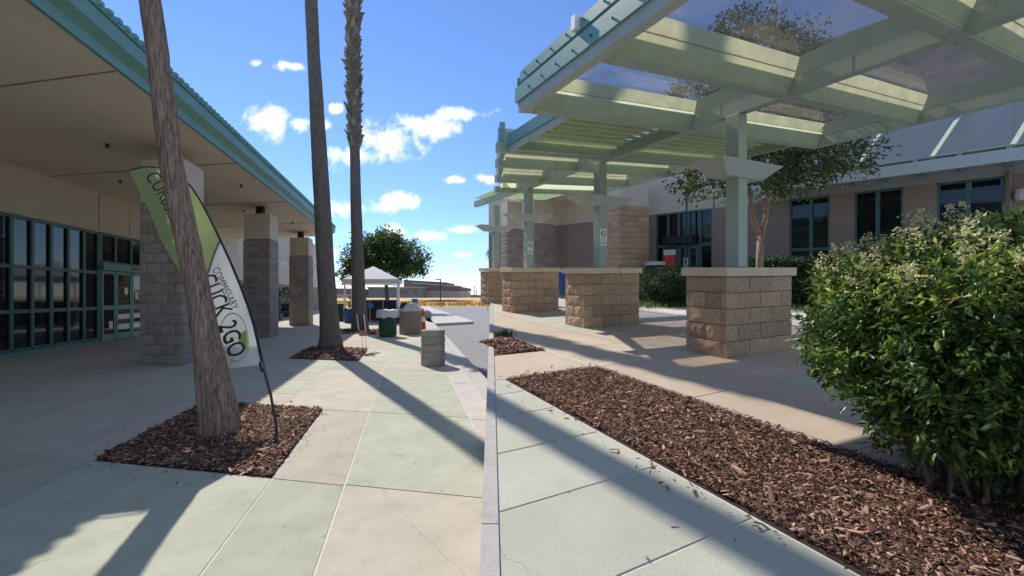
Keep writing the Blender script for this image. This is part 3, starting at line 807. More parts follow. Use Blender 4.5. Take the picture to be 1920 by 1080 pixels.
def ftext(s, cx, cy, ang, h, m, bold=0.0, xs=1.0):
    ca, sa = math.cos(math.radians(ang)), math.sin(math.radians(ang))
    def fn(x, y):
        X, Y = x * h * xs, y * h
        px, py = cx + X * ca + Y * sa, cy + X * sa - Y * ca
        return fp(px, py, rip(px, py) + .006)
    return lettering(s, fn, M[m], flag, bold=bold)
ftext('COMMISSARY', 423, 541, 66, 23, 'ink', xs=.60)
ftext('CLICK', 404, 553, 67, 46, 'ink', .012, xs=.62)
ftext('2GO', 435, 636, 68, 50, 'ink', .016, xs=.66)
ftext('CURBSIDE', 312, 376, 60, 36, 'ink', xs=.72)
ring = MB()
for i in range(48):
    if 3 < i < 4: continue
    t0, t1 = i / 48 * 6.283, (i + 1) / 48 * 6.283
    if 1.9 < t0 < 2.5: continue
    f = lambda t, r: fp(440 + r * math.cos(t) * .62 + r * math.sin(t) * .1, 632 + r * math.sin(t), rip(440 + r * math.cos(t) * .62, 632 + r * math.sin(t)) + .005)
    ring.poly([f(t0, 46), f(t1, 46), f(t1, 43.5), f(t0, 43.5)])
ring.build('printed_ring', M['lime'], flag)
wd = MB()
for i in range(8):
    t0, t1 = -.35 + i * .12, -.35 + (i + 1) * .12
    f = lambda t, r: fp(440 + r * math.cos(t) * .62 + r * math.sin(t) * .1, 632 + r * math.sin(t), rip(440 + r * math.cos(t) * .62, 632 + r * math.sin(t)) + .004)
    wd.poly([f(t0, 12), f(t0, 42), f(t1, 42), f(t1, 12)])
wd.build('printed_wedge', M['lime'], flag)

# ================================================================== STREET FURNITURE ON THE LEFT
# concrete ring bollard
c = gl(812, 684); t = thing('concrete_bollard', c, 'short weathered concrete bollard of stacked rings at the kerb', 'bollard')
R0 = .243; z = 0
for i, (h, r) in enumerate(((.29, R0), (.155, R0 * .985), (.14, R0 * 1.0), (.125, R0 * .985))):
    MB().lathe(c + Z * z, [(r * .96, 0), (r, .02), (r, h - .03), (r * .95, h - .004)] + ([(r * .9, h)] if i == 3 else [(r * .93, h - .002)]), 36).build('ring', M['conc'], t, smooth=False)
    z += h + .002
# green slatted bin with white liner
def slat_bin(px, py, label, h, r, liner=True):
    c = gl(px, py); t = thing('litter_bin', c, label, 'litter bin')
    MB().lathe(c, [(r * .86, .0), (r * .88, .03), (r * .9, h - .03), (r * .9, h)], 24).build('drum', M['black'], t)
    for i in range(22):
        a = i / 22 * 6.283; d = Vector((math.cos(a), math.sin(a), 0)); s_ = Vector((-d.y, d.x, 0))
        MB().box(c + d * r * .9 - s_ * r * .115 + Z * .03, s_ * r * .23, d * .03, Z * (h - .06)).build('slat', M['gplast'], t, bevel=.006)
    if liner:
        prof = [(r * 1.02, h - .22), (r * 1.22, h - .2), (r * 1.27, h - .08), (r * 1.2, h + .02), (r * 1.0, h + .05), (r * .8, h - .02), (r * .7, h - .2)]
        mb = MB().lathe(c, prof, 40)
        for i, v in enumerate(mb.v):
            a = math.atan2(v.y - c.y, v.x - c.x); k = 1 + .05 * math.sin(a * 9 + v.z * 14) + .03 * math.sin(a * 23)
            v.x = c.x + (v.x - c.x) * k; v.y = c.y + (v.y - c.y) * k; v.z += .025 * math.sin(a * 5 + 1) if i < 80 else 0.012 * math.sin(a * 7)
        mb.f = mb.f[:-2]
        mb.build('bin_liner', M['liner'], t, smooth=True)
    return t
slat_bin(727, 631, 'dark green slatted bin with a white liner folded over its rim', .88, .30)
slat_bin(639, 602, 'narrow dark green slatted bin behind the straight palm', .98, .23, False)
# octagonal aggregate bin with a grey lid
c = gl(770, 626); t = thing('litter_bin', c, 'brown pebble aggregate bin with a pale sloping lid', 'litter bin')
MB().lathe(c, [(.40, 0), (.41, .05), (.41, .80), (.39, .84)], 8).build('bin_body', M['aggr'], t)
MB().lathe(c + Z * .842, [(.42, 0), (.43, .05), (.36, .14), (.25, .26), (.23, .30)], 8).build('lid', M['greydome'], t)
MB().box(c + Vector((-.36, -.28, .95)), (.18, .0, .0), (0, .56, 0), (.08, 0, .22)).build('flap', M['black'], t)
# traffic cones
for (px, py, lab, s) in ((792, 622, 'red and white banded cone standing beside the aggregate bin', 1.0),):
    c = gl(px, py); t = thing('traffic_cone', c, lab, 'traffic cone')
    MB().box(c + Vector((-.17, -.17, 0)), (.34, 0, 0), (0, .34, 0), (0, 0, .04)).build('base', M['red'], t)
    MB().lathe(c + Z * .041, [(.15, 0), (.115, .35)], 16).build('cone_body', M['red'], t)
    MB().lathe(c + Z * .392, [(.112, 0), (.092, .2)], 16).build('white_band', M['white'], t)
    MB().lathe(c + Z * .593, [(.09, 0), (.075, .15), (.05, .24), (.06, .26), (.035, .32)], 16).build('cone_tip', M['red'], t)
# squat round boulder by the kerb point
c = gl(797, 598); MB().lathe(c, [(.34, 0), (.42, .15), (.40, .36), (.28, .5), (.1, .55)], 14).build('boulder', M['conc'], smooth=True)
prop(bpy.data.objects['boulder'], 'squat grey boulder behind the aggregate bin near the kerb point', 'boulder')
# clear leaflet tube on a wire stake
c = gl(684, 660); t = thing('leaflet_stake', c, 'clear plastic leaflet holder with a pink end on a wire stake', 'sign')
wv = MB()
for dx in (-.045, .045): wv.bar(c + Vector((dx, 0, 0)), c + Vector((dx - .03, 0, .42)), .008)
wv.build('wire_stake', M['steel'], t)
MB().box(c + Vector((-.13, -.02, .40)), (.17, 0, 0), (0, .03, 0), (-.0, 0, .13)).build('pink_print', M['pink'], t)
wv = MB()
for dx in (-.152, .02): wv.box(c + Vector((dx, -.028, .535)), (.012, 0, 0), (0, .045, 0), (-.05, 0, .42))
wv.build('holder_edge', M['liner'], t)
MB().box(c + Vector((-.15, -.025, .535)), (.17, 0, 0), (0, .04, 0), (-.05, 0, .42)).build('clear_holder', M['clear'], t)
# small grey plate lying on the pavement
c = gl(694, 664); o = MB().box(c + Vector((-.12, -.3, .004)), (.19, .02, .0), (.1, .5, .0), (0, 0, .012)).build('cover_plate', M['mesh'])
prop(o, 'small grey metal cover plate lying beside the second mulch bed', 'cover plate')
# blue parking sign
c = gl(778, 590); t = thing('blue_sign', c, 'small blue parking sign on a thin post behind the aggregate bin', 'sign')
MB().bar(c, c + Z * 1.2, .05).build('post', M['steel'], t)
MB().box(c + Vector((-.22, -.05, .85)), (.44, 0, 0), (0, .03, 0), (0, 0, .34)).build('sign_plate', M['bluesign'], t)
# white gazebo
gy = 23.0
c0 = at(700, 600, gy); c0.z = 0
gz_ = thing('white_gazebo', c0, 'white pitched fabric gazebo on thin poles in front of the round tree', 'gazebo')
hw, hd = 1.42, 1.42
ex = Vector((1, -.08, 0)); ey = Vector((-.25, 1, 0))
cor = [c0 + ex * sx * hw + ey * sy * hd for sx, sy in ((-1, -1), (1, -1), (1, 1), (-1, 1))]
for p in cor: MB().bar(p, p + Z * 2.28, .07).build('pole', M['white'], gz_)
apex = c0 + Z * 3.05
rf = MB(); ov = [p + (p - c0).normalized() * .12 + Z * 2.28 for p in cor]
for i in range(4): rf.poly([ov[i], ov[(i + 1) % 4], apex])
rf.build('canopy_roof', M['whitefab'], gz_)
vl = MB()
for i in range(4): vl.box(ov[i] - Z * .2, ov[(i + 1) % 4] - ov[i], Z * .2, (c0 - ov[i]).normalized() * .02)
vl.build('valance', M['whitefab'], gz_)
tr = MB()
for i in range(4): tr.bar(cor[i] + Z * 2.0, cor[(i + 1) % 4] + Z * 2.2, .04); tr.bar(cor[i] + Z * 1.8, cor[i].lerp(cor[(i + 1) % 4], .18) + Z * 2.15, .03)
tr.build('truss', M['white'], gz_)
# dark gas cage under the gazebo
c = at(706, 604, 22.0); c.z = 0
t = thing('bottle_cage', c, 'dark wire bottle cage with a blue notice under the white gazebo', 'cage')
fx, fyv = Vector((1, -.1, 0)), Vector((-.2, 1, 0)); W2, H2 = 1.1, 1.2
fr_ = MB()
for s in (-1, -.33, .33, 1): fr_.box(c + fx * (s * W2 - .03), fx * .06, fyv * .05, Z * H2)
for z in (.05, H2 - .04): fr_.box(c + fx * (-W2) - fyv * .003 + Z * z, fx * 2 * W2, fyv * .055, Z * .05)
fr_.build('cage_frame', M['steel'], t)
MB().box(c + fx * (-W2) + fyv * .06 + Z * .05, fx * 2 * W2, fyv * .8, Z * (H2 - .1)).build('cage_body', M['mesh'], t)
bars = MB()
for s in np.linspace(-1, 1, 30): bars.box(c + fx * (s * W2) + fyv * .03, fx * .012, fyv * .012, Z * H2)
bars.build('wire_bars', M['mesh'], t)
MB().box(c + fx * -.5 - fyv * .02 + Z * .78, fx * .34, fyv * .012, Z * .24).build('notice', M['bluesign'], t)
# blue bins
for (px, py, lab, s) in ((655, 605, 'blue plastic tub standing left of the dark cage', .85), (752, 606, 'dark blue tub between the gazebo pole and the aggregate bin', .8)):
    c = gl(px, py); t = thing('blue_tub', c, lab, 'tub')
    MB().lathe(c, [(.28 * s, 0), (.3 * s, .05), (.36 * s, .8 * s)], 14).build('tub_body', M['blue'], t)
    MB().lathe(c + Z * (.8 * s + .001), [(.38 * s, 0), (.38 * s, .05), (.25 * s, .1)], 14).build('lid', M['mesh'], t)
# bench and shrub between the pillars
c = at(536, 606, 24); c.z = 0; t = thing('park_bench', c, 'small dark bench seen between the second and third pillar', 'bench')
MB().box(c + Vector((-.5, 0, .42)), (1, 0, 0), (0, .4, 0), (0, 0, .05)).build('seat', M['mesh'], t)
MB().box(c + Vector((-.5, .4, .5)), (1, 0, 0), (0, .05, .0), (0, 0.05, .45)).build('backrest', M['mesh'], t)
for dx in (-.45, .42): MB().box(c + Vector((dx, .05, 0)), (.05, 0, 0), (0, .35, 0), (0, 0, .42)).build('leg', M['black'], t)
def blob_leaves(c, rx, ry, rz, n, size, seed=0, shell=.55, droop=.2, low=-1.0, lump=.18):
    r = np.random.default_rng(seed)
    d = r.normal(size=(n, 3)); d /= np.linalg.norm(d, axis=1)[:, None]
    d = d[d[:, 2] > low]
    lum = np.array([mnoise.noise(Vector((x * 1.9 + seed, y * 1.9, z * 1.9))) for x, y, z in d])
    rr = r.uniform(shell, 1.0, len(d)) ** .6 * (1 + lump * 2 * lum)
    P = np.array(c) + d * rr[:, None] * [rx, ry, rz]
    return leaves(P, size, .5, D=d, droop=droop)
def shrub(name, c, rx, ry, rz, n, size, label, cat, seed, m='hedge', core=True, group=None):
    t = thing(name, c, label, cat, group)
    cc_ = Vector(c) + Z * rz * .95
    V, Fq = blob_leaves(cc_, rx, ry, rz, n, size, seed, .7, .1)
    npmesh('foliage', V, Fq, M[m], t)
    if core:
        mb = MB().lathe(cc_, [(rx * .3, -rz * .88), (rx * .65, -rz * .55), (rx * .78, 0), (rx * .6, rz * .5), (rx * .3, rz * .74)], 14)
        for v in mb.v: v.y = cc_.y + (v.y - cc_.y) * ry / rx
        mb.build('inner_core', M['core'], t)  # solid dark core added inside so the foliage is not seen through
    return t
c = at(533, 600, 27.5); c.z = 0
shrub('leafy_shrub', c, .55, .55, .95, 900, .16, 'light green shrub glimpsed between the second and third pillar', 'shrub', 3, 'tleaf', False)
c = at(668, 600, 26); c.z = 0
shrub('leafy_shrub', c, .4, .4, .8, 500, .16, 'small yellow green shrub at the left side of the gazebo', 'shrub', 4, 'tleaf', False)

# ================================================================== TREES AND FAR BACKGROUND
def tree(name, base, label, cat, trunk, limbs, blobs, n, size, m, mb_, seed, group=None):
    t = thing(name, base, label, cat, group)
    w = MB(); w.tube([p for p, r in trunk], [r for p, r in trunk], 12)
    for l in limbs: w.tube([p for p, r in l], [r for p, r in l], 8)
    w.build('trunk', M[mb_], t, smooth=True)
    VV, FF, off = [], [], 0
    tot = sum(b[1] * b[2] * b[3] for b in blobs)
    for i, (c, rx, ry, rz) in enumerate(blobs):
        k = int(n * rx * ry * rz / tot)
        V, Fq = blob_leaves(c, rx, ry, rz, k, size, seed + i, .3, .3, -.8, .42)
        VV.append(V); FF.append(Fq + off); off += len(V)
    npmesh('crown', np.concatenate(VV), np.concatenate(FF), M[m], t)
    return t
Yt = 34.0
def tp(px, py, dy=0): return at(px, py, Yt + dy)
bse = tp(725, 600); bse.z = 0
tr_ = [(bse, .22), (tp(726, 560), .17), (tp(724, 530), .14)]
limbs = [[(tp(724, 535), .1), (tp(700, 505), .07), (tp(680, 480), .03)], [(tp(724, 532), .1), (tp(745, 500), .07), (tp(770, 480), .03)], [(tp(724, 530), .1), (tp(722, 490, .5), .06), (tp(715, 455), .02)]]
blobs = [(tp(715, 478), 2.4, 2.2, 1.7), (tp(672, 497), 1.5, 1.6, 1.1), (tp(765, 490), 1.6, 1.8, 1.25), (tp(735, 462, 1), 1.7, 1.7, 1.15), (tp(690, 462, -1), 1.3, 1.4, 1.0), (tp(655, 520), .95, 1.1, .65), (tp(725, 510, 1), 1.8, 1.6, .9), (tp(778, 505), 1.0, 1.1, .8)]
tree('shade_tree', bse, 'round crowned shade tree rising behind the white gazebo', 'tree', tr_, limbs, blobs, 17000, .24, 'tleaf', 'stem', 20)
# warehouse
def pxbox(mb, x0, x1, yt0, yt1, yb, Y, dep):
    a, b = at(x0, yb, Y), at(x1, yb, Y); c_, d_ = at(x0, yt0, Y), at(x1, yt1, Y)
    k = Vector((0, dep, 0)); n = len(mb.v); mb.v += [a, b, d_, c_, a + k, b + k, d_ + k, c_ + k]
    mb.f += [tuple(n + i for i in q) for q in ((0, 1, 2, 3), (5, 4, 7, 6), (1, 5, 6, 2), (4, 0, 3, 7), (3, 2, 6, 7), (4, 5, 1, 0))]
    return mb
FY = 120
wh = thing('warehouse', at(815, 562, FY), 'low brown warehouse with a dark roof band beyond the golden field', 'warehouse')
pxbox(MB(), 775, 863, 544, 545, 558.4, FY, 30).build('wall', M['far2'], wh)
pxbox(MB(), 775, 864, 531.5, 537.5, 543.9, FY - .3, 31).build('roof_band', M['far1'], wh)
pxbox(MB(), 774, 865, 530, 536.2, 531.4, FY - .6, 32).v and None
mb = MB(); mb.bar(at(774, 531, FY - .5), at(865, 537, FY - .5), .35); mb.build('roof_trim', M['far2'], wh)
pxbox(MB(), 757, 838, 524.5, 529.5, 556, FY + 32, 20).build('rear_hall', M['far1'], wh)
wh2 = thing('annex_building', at(740, 562, FY - 6), 'pale low annex with dark windows left of the brown warehouse', 'building')
pxbox(MB(), 690, 788, 540, 540, 558.6, FY - 8, 12).build('wall', M['far3'], wh2)
pxbox(MB(), 688, 790, 537.6, 538, 539.9, FY - 9, 14).build('roof', M['far2'], wh2)
for x in (748, 758, 776): pxbox(MB(), x, x + 6, 544, 544, 551, FY - 8.1, .08).build('window', M['far1'], wh2)
wh3 = thing('warehouse', at(600, 562, 105), 'long grey warehouse with a dark upper wall behind the straight palm', 'warehouse')
pxbox(MB(), 520, 662, 551, 551, 559, 105, 20).build('wall', M['far2'], wh3)
pxbox(MB(), 520, 662, 539, 541, 550.9, 104.8, 21).build('roof_band', M['far1'], wh3)
# lamp post, stop sign, masts, far palm, distant ridge
c = at(826, 560, 62); c.z = -.13; t = thing('street_lamp', c, 'tall dark lamp post standing in front of the brown warehouse', 'street lamp')
MB().lathe(c, [(.35, 0), (.35, .7), (.3, .75)], 10).build('footing', M['conc'], t)
MB().bar(c + Z * .76, c + Z * 4.0, .14).build('post', M['black'], t)
MB().box(c + Vector((-.75, -.15, 3.95)), (.8, 0, 0), (0, .3, 0), (0, 0, .14)).build('lamp_head', M['black'], t)
c = at(914.5, 582, 44); c.z = -.13; t = thing('stop_sign', c, 'red stop sign on a thin post at the far edge of the car park', 'stop sign')
MB().bar(c, c + Z * 3.4, .07).build('post', M['steel'], t)
pl = [c + Vector((.37 * math.cos(math.pi / 8 + i * math.pi / 4), -.06, 2.2 + .37 * math.sin(math.pi / 8 + i * math.pi / 4))) for i in range(8)]
MB().prism(pl, (0, .02, 0)).build('sign_plate', M['red'], t)
lettering('STOP', lambda x, y: c + Vector((x * .25, -.066, 2.2 + y * .3)), M['white'], t)
for (px, h, lab) in ((889.5, 535, 'thin radio mast on the horizon, the taller one'), (893.5, 543, 'thin radio mast on the horizon, the shorter one right of the taller'), (878, 548, 'short mast on the horizon left of the radio masts')):
    c = at(px, 556, 300); o = MB().bar(c, at(px, h, 300), .5).build('radio_mast', M['far1']); prop(o, lab, 'mast', 'masts on the horizon')
mb = MB()
xs = np.linspace(-260, 40, 90)
for i in range(len(xs) - 1):
    h0 = 1.5 + 1.6 * abs(mnoise.noise(Vector((xs[i] * .06, 0, 0)))); h1 = 1.5 + 1.6 * abs(mnoise.noise(Vector((xs[i + 1] * .06, 0, 0))))
    mb.box((xs[i], 420, -1), (xs[i + 1] - xs[i], 0, 0), (0, 30, 0), (0, 0, 1.6 + h0))
o = mb.build('distant_ridge', M['far3']); o['kind'] = 'structure'
c = at(925, 545, 70); c.z = -.15
t = thing('palm_tree', c, 'small far palm against the sky beside the terrace canopy', 'palm tree')
MB().tube([c, at(926, 480, 70)], [.25, .2], 8).build('trunk', M['palm2'], t)
VV, FF, off = [], [], 0
for i in range(40):
    a = i * 2.4; d = Vector((math.cos(a), math.sin(a), random.uniform(-.8, 1.0))).normalized(); top = at(926, 470, 70)
    w = d.cross(Z).normalized() * .22
    VV += [top - w * .3, top + w * .3, top + d * 1.1 + w, top + d * 1.9 - Z * .6, top + d * 1.1 - w]; FF += [(off, off + 1, off + 2), (off, off + 2, off + 4), (off + 4, off + 2, off + 3)]; off += 5
npmesh('crown', np.array([tuple(v) for v in VV]), np.array(FF), M['frond'], t)

# ================================================================== RIGHT BUILDING
N3 = sl((-.777, -.63)); N3.z = 0; W3 = sl((-.63, .777))
def FB(t, off=0.0, h=0.0):                         # facade point: t along, off outwards, h above the sloping ground
    return RXY(11.1 - .63 * t - .777 * off, 11.06 + .777 * t - .63 * off, h)
def ft(px, off=0.0):
    r = (px - 960) / F; return (11.1 - .777 * off - r * (11.06 - .63 * off)) / (.63 + .777 * r)
bld = thing('store_building', FB(0), 'grey walled store with a long green awning over dark windows behind the hedge', 'building')
def fbox(t0, t1, h0, h1, dep, off=0.0): return MB().box(FB(t0, off, h0), W3 * (t1 - t0), -N3 * dep, Z * (h1 - h0))
def runs():                                        # openings along the facade (from right to left in the picture)
    return [(-9, -5, 1), (ft(1883), ft(1757), 1), (ft(1693), ft(1602), 1), (ft(1555), ft(1480), 1), (ft(1335), ft(1230), 1)]
wins = [(ft(1883), ft(1757)), (ft(1693), ft(1602)), (ft(1555), ft(1480)), (ft(1335), ft(1230))]
HEAD = 3.4
prev = -7.0
for i, (t0, t1) in enumerate(wins + [(20.0, 20.0)]):
    if t0 > prev: fbox(prev, t0 - .002, -.3, HEAD - .002, .4).build('wall', M['stucco2'], bld)
    prev = t1 + .002
fbox(-7, ft(1480) + .3, HEAD, 8.2, .4).build('upper_wall', M['upper'], bld)
fbox(ft(1480) + .302, 20.0, HEAD, 5.6, .4).build('wall', M['stucco'], bld)
for px in (1585, 1695, 1815, 1905): fbox(ft(px) - .02, ft(px) + .02, HEAD + .3, 8.2, .012, .01).build('wall_joint', M['far2'], bld)
fbox(-7, 20, -.3, 3.3, .1, -1.2).build('interior_wall', M['black'], bld)
def wwin(t0, t1, splits, zs):
    us = [t0] + splits + [t1]
    return window(bld, us, zs, FB(0, -.12, 0), W3, N3, .09, .1)
wwin(*wins[0], [ft(1815)], [.6, 1.75, HEAD - .02])
wwin(*wins[1], [ft(1645)], [.6, 1.75, HEAD - .02])
wwin(*wins[2], [ft(1520)], [.3, 1.75, HEAD - .02])
dl, dr = wins[3]
t_a, t_b, t_c, t_d = ft(1312), ft(1290), ft(1272), ft(1252)
wwin(dl, dr, [t_a, t_b, t_c, t_d], [.02, 2.05, HEAD - .02])
for x0, x1 in ((t_a, t_b), (t_b, t_c)):
    f = MB()
    for x in (x0 + .03, x1 - .12): f.box(FB(x, .0, .03), W3 * .09, N3 * .05, Z * 2.0)
    for z, h in ((.03, .2), (1.93, .1)): f.box(FB(x0 + .12, .0, z), W3 * (x1 - x0 - .24), N3 * .045, Z * h)
    f = f.build('glass_door', M['frame'], bld)
    MB().box(FB(x0 + .122, .01, .235), W3 * (x1 - x0 - .244), N3 * .012, Z * 1.69).build('pane', M['pane'], f)
for x, z, h in ((t_c - .45, 1.15, .42), (t_c - .42, .75, .3), (t_a + .45, .9, .2)): fbox(x, x + .22, z, z + h, .005, .04).build('door_notice', M['white'], bld)
fbox(t_a + .1, t_c + .5, 2.12, 2.42, .3, .33).build('air_curtain', M['black'], bld)
MB().bar(FB(t_b - .1, .3, 2.45), FB(t_b - .1, .3, 4.0), .05).build('camera_pole', M['black'], bld)
MB().lathe(FB(t_b - .1, .3, 4.0), [(.1, 0), (.16, .08), (.1, .2)], 10).build('dome_camera', M['black'], bld)
# round dark emblem ring on the wall left of the entrance
ctr = FB(ft(1186), .03, 2.35); rg = MB()
for i in range(28):
    a0, a1 = i / 28 * 6.283, (i + 1) / 28 * 6.283
    f = lambda a, r, o=0: ctr + W3 * (r * math.cos(a)) + Z * (r * math.sin(a)) + N3 * o
    rg.poly([f(a0, .72, .04), f(a1, .72, .04), f(a1, .5, .04), f(a0, .5, .04)])
    rg.poly([f(a0, .72, -.02), f(a1, .72, -.02), f(a1, .72, .04), f(a0, .72, .04)])
rg.build('round_plaque', M['black'], bld)
dk = MB().poly([ctr + W3 * (.5 * math.cos(i / 28 * 6.283)) + Z * (.5 * math.sin(i / 28 * 6.283)) + N3 * .01 for i in range(28)]); dk.build('plaque_face', M['greydome'], bld)
# awning: fascia, sheet, ribs, tie bars
AO = 1.3; ta, tb = -7.0, ft(1380, AO)
fbox(ta, tb, 3.5, 3.78, .07, AO + .07).build('awning_fascia', M['sage2'], bld)
MB().box(FB(ta, .002, 3.80), W3 * (tb - ta), N3 * (AO - .01), Z * .03).build('awning_sheet', M['ltgreen'], bld)
for k in np.arange(ta + .3, tb, .75): MB().box(FB(k, .002, 3.58), W3 * .09, N3 * (AO - .004), Z * .215).build('awning_rib', M['teal'], bld)
for px in (1745, 1897, 1600): 
    t0 = ft(px, AO)
    MB().bar(FB(t0, AO - .05, 3.83), FB(t0 - .45, .0, 5.15), .10, w2=.03).build('tie_bar', M['ltgreen'], bld)
MB().bar(FB(ft(1892), .06, .3), FB(ft(1892), .06, HEAD + .1), .07).build('downpipe', M['stucco2'], bld)
MB().lathe(FB(ft(1917), .15, 2.75), [(.1, 0), (.13, .12), (.1, .26)], 10).build('wall_lamp', M['greydome'], bld)
# entrance pillars with cream heads
for (x, y, w, d, hb, ht, lab) in ((4.14, 16.0, 1.55, .75, 3.62, 4.6, 'lit'), (1.10, 20.2, 1.15, .8, 3.35, 4.6, ''), (-.25, 21.3, .9, .75, 3.2, 4.6, '')):
    pc = RXY(x, y)
    p = MB().box(pc + U2 * .06 + V2 * .06 - Z * .2, U2 * (d - .12), V2 * (w - .12), Z * (hb + .18)).build('pillar', M['mortar'], bld)
    veneer(p, pc, U2, V2, d, w, 0, hb, .215, .45, M['block' if lab else 'gblock'], 'store' + lab, sides='flbr')  # lit pillar browner, shaded ones greyer: the shade is put into the block colour
    MB().box(pc + U2 * .02 + V2 * .02 + Z * (hb + .004), U2 * (d - .04), V2 * (w - .04), Z * (ht - hb)).build('pillar_head', M['stucco'], p)
# porch roof over the pillars
MB().box(FB(9.2, 0.003, 4.62), W3 * 5.9, N3 * 3.2, Z * .35).build('porch_roof', M['soffit'], bld)
# things by the entrance
c = FB(ft(1229, 1.4), 1.4); t = thing('litter_bin', c, 'black bin with a white bag by the store entrance', 'litter bin')
MB().lathe(c, [(.30, 0), (.36, 1.25)], 14).build('drum', M['black'], t)
MB().lathe(c + Z * 1.251, [(.39, 0), (.39, .1), (.3, .14)], 14).build('lid', M['liner'], t)
MB().lathe(c + Vector((.28, -.4, .45)), [(.2, 0), (.33, .25), (.2, .55)], 12).build('hanging_bag', M['liner'], t)
c = FB(ft(1256, 1.3), 1.3); t = thing('poster_stand', c, 'red poster in a dark stand in front of the store doors', 'poster stand')
st = MB()
st.bar(c - W3 * .27, c - W3 * .27 + Z * 1.9, .05); st.bar(c + W3 * .27, c + W3 * .27 + Z * 1.9, .05); st.bar(c - W3 * .27 + Z * 1.88, c + W3 * .27 + Z * 1.88, .06); st.bar(c - W3 * .27 + Z * 1.22, c + W3 * .27 + Z * 1.22, .05)
st.build('stand_frame', M['black'], t)
MB().box(c - W3 * .24 + Z * 1.25, W3 * .48, N3 * .02, Z * .38).build('red_poster', M['red'], t)
MB().box(c - W3 * .24 + Z * 1.64, W3 * .48, N3 * .02, Z * .2).build('pale_header', M['liner'], t)
c = FB(ft(1262, 2.0), 2.0); t = thing('storage_box', c, 'white box standing on the entrance pavement behind the round bush', 'box')
MB().box(c, W3 * .34, N3 * .4, Z * 1.1).build('box_body', M['white'], t)
MB().box(c - W3 * .02 + N3 * -.02 + Z * 1.103, W3 * .38, N3 * .44, Z * .06).build('lid', M['white'], t)
c = FB(ft(1274, 2.0), 2.0); t = thing('storage_box', c, 'bright blue crate standing right of the white box by the entrance', 'crate')
MB().box(c, W3 * .4, N3 * .4, Z * .9).build('box_body', M['mesh'], t)
MB().box(c + Z * .903, W3 * .4, N3 * .4, Z * .2).build('lid', M['bluesign'], t)
c = RXY(2.15, 16.2); t = thing('blue_tub', c, 'deep blue recycling tub standing behind the second block pier', 'tub')
MB().lathe(c, [(.36, 0), (.42, .95)], 16).build('tub_body', M['blue'], t)
MB().lathe(c + Z * .951, [(.44, 0), (.42, .06), (.3, .12)], 16).build('lid', M['blue'], t)

# ================================================================== BLOCK PIERS
PB = 4.80
cols = [3.77, 6.77, 9.80, 12.9]
labs = ['brown split block pier with a pale cap, nearest to the leafy bush', 'brown split block pier with a pale cap, second from the bush', 'brown split block pier with a pale cap, third from the bush', 'brown split block pier mostly hidden behind the third pier']
for k, ca in enumerate(cols):
    dv = 1.42; du = .62; a0 = ca - .31; b0 = PB
    if k == 3: b0, dv = 5.45, .9
    pc = RP(a0, b0)
    t = thing('block_pier', pc, labs[k], 'pier', 'block piers carrying the canopy posts')
    MB().box(pc + U2 * .06 + V2 * .06 - Z * .05, U2 * (du - .12), V2 * (dv - .12), Z * 1.085).build('core', M['mortar'], t)
    veneer(t, pc, U2, V2, du, dv, 0, 1.04, .208, .47, M['block'], 'pier%d' % (k == 3), rough=.017)
    g = .004
    for (x0, x1) in ((-.045, dv * .62 - g), (dv * .62 + g, dv + .045)):
        MB().box(pc - U2 * .045 + V2 * x0 + Z * 1.045, U2 * (du + .09), V2 * (x1 - x0), Z * .115).build('cap', M['cap'], t, bevel=.008)

# ================================================================== TERRACE CANOPY
cb = 5.45
can = thing('walkway_canopy', RP(cols[0], cb, 1.16), 'sage green steel canopy with smoked roof panels over the block piers', 'canopy')
HB = 3.30; PK = .06
def CP(a, b, h=0.0): return RP(a, b, HB + PK * (b - cb) + h)
VK = V2 + Z * PK
def cbox(a0, a1, b0, b1, h0, h1): return MB().box(CP(a0, b0, h0), U2 * (a1 - a0), VK * (b1 - b0), Z * (h1 - h0))
for k, ca in enumerate(cols):
    b = cb if k < 3 else 5.9
    h0 = 1.165
    MB().box(RP(ca - .1, b - .1, h0), U2 * .2, V2 * .2, Z * (2.42 - h0)).build('column', M['ltgreen'], can, bevel=.012)
    MB().box(RP(ca - .095, b - .095, 2.6), U2 * .19, V2 * .19, Z * (HB - 2.6 - .002)).build('column_neck', M['ltgreen'], can, bevel=.01)
    tr = MB()
    bt = [RP(ca + x, b + y, 2.40) for x, y in ((-.13, -.40), (-.13, .40), (.13, .40), (.13, -.40))]; tt = [RP(ca + x, b + y, 2.60) for x, y in ((-.27, -.66), (-.27, .66), (.27, .66), (.27, -.66))]
    tr.v = bt + tt; tr.f = [(3, 2, 1, 0), (4, 5, 6, 7), (0, 1, 5, 4), (1, 2, 6, 5), (2, 3, 7, 6), (3, 0, 4, 7)]
    tr.build('bracket_tray', M['sage2'], can, bevel=.006)
    br = MB(); br.poly([RP(ca + .1, b + .097, 2.61), RP(ca + .1, b + .55, HB - .01), RP(ca + .1, b + .097, HB - .01)]); br.poly([RP(ca + .06, b + .097, 2.61), RP(ca + .06, b + .097, HB - .01), RP(ca + .06, b + .55, HB - .01)])
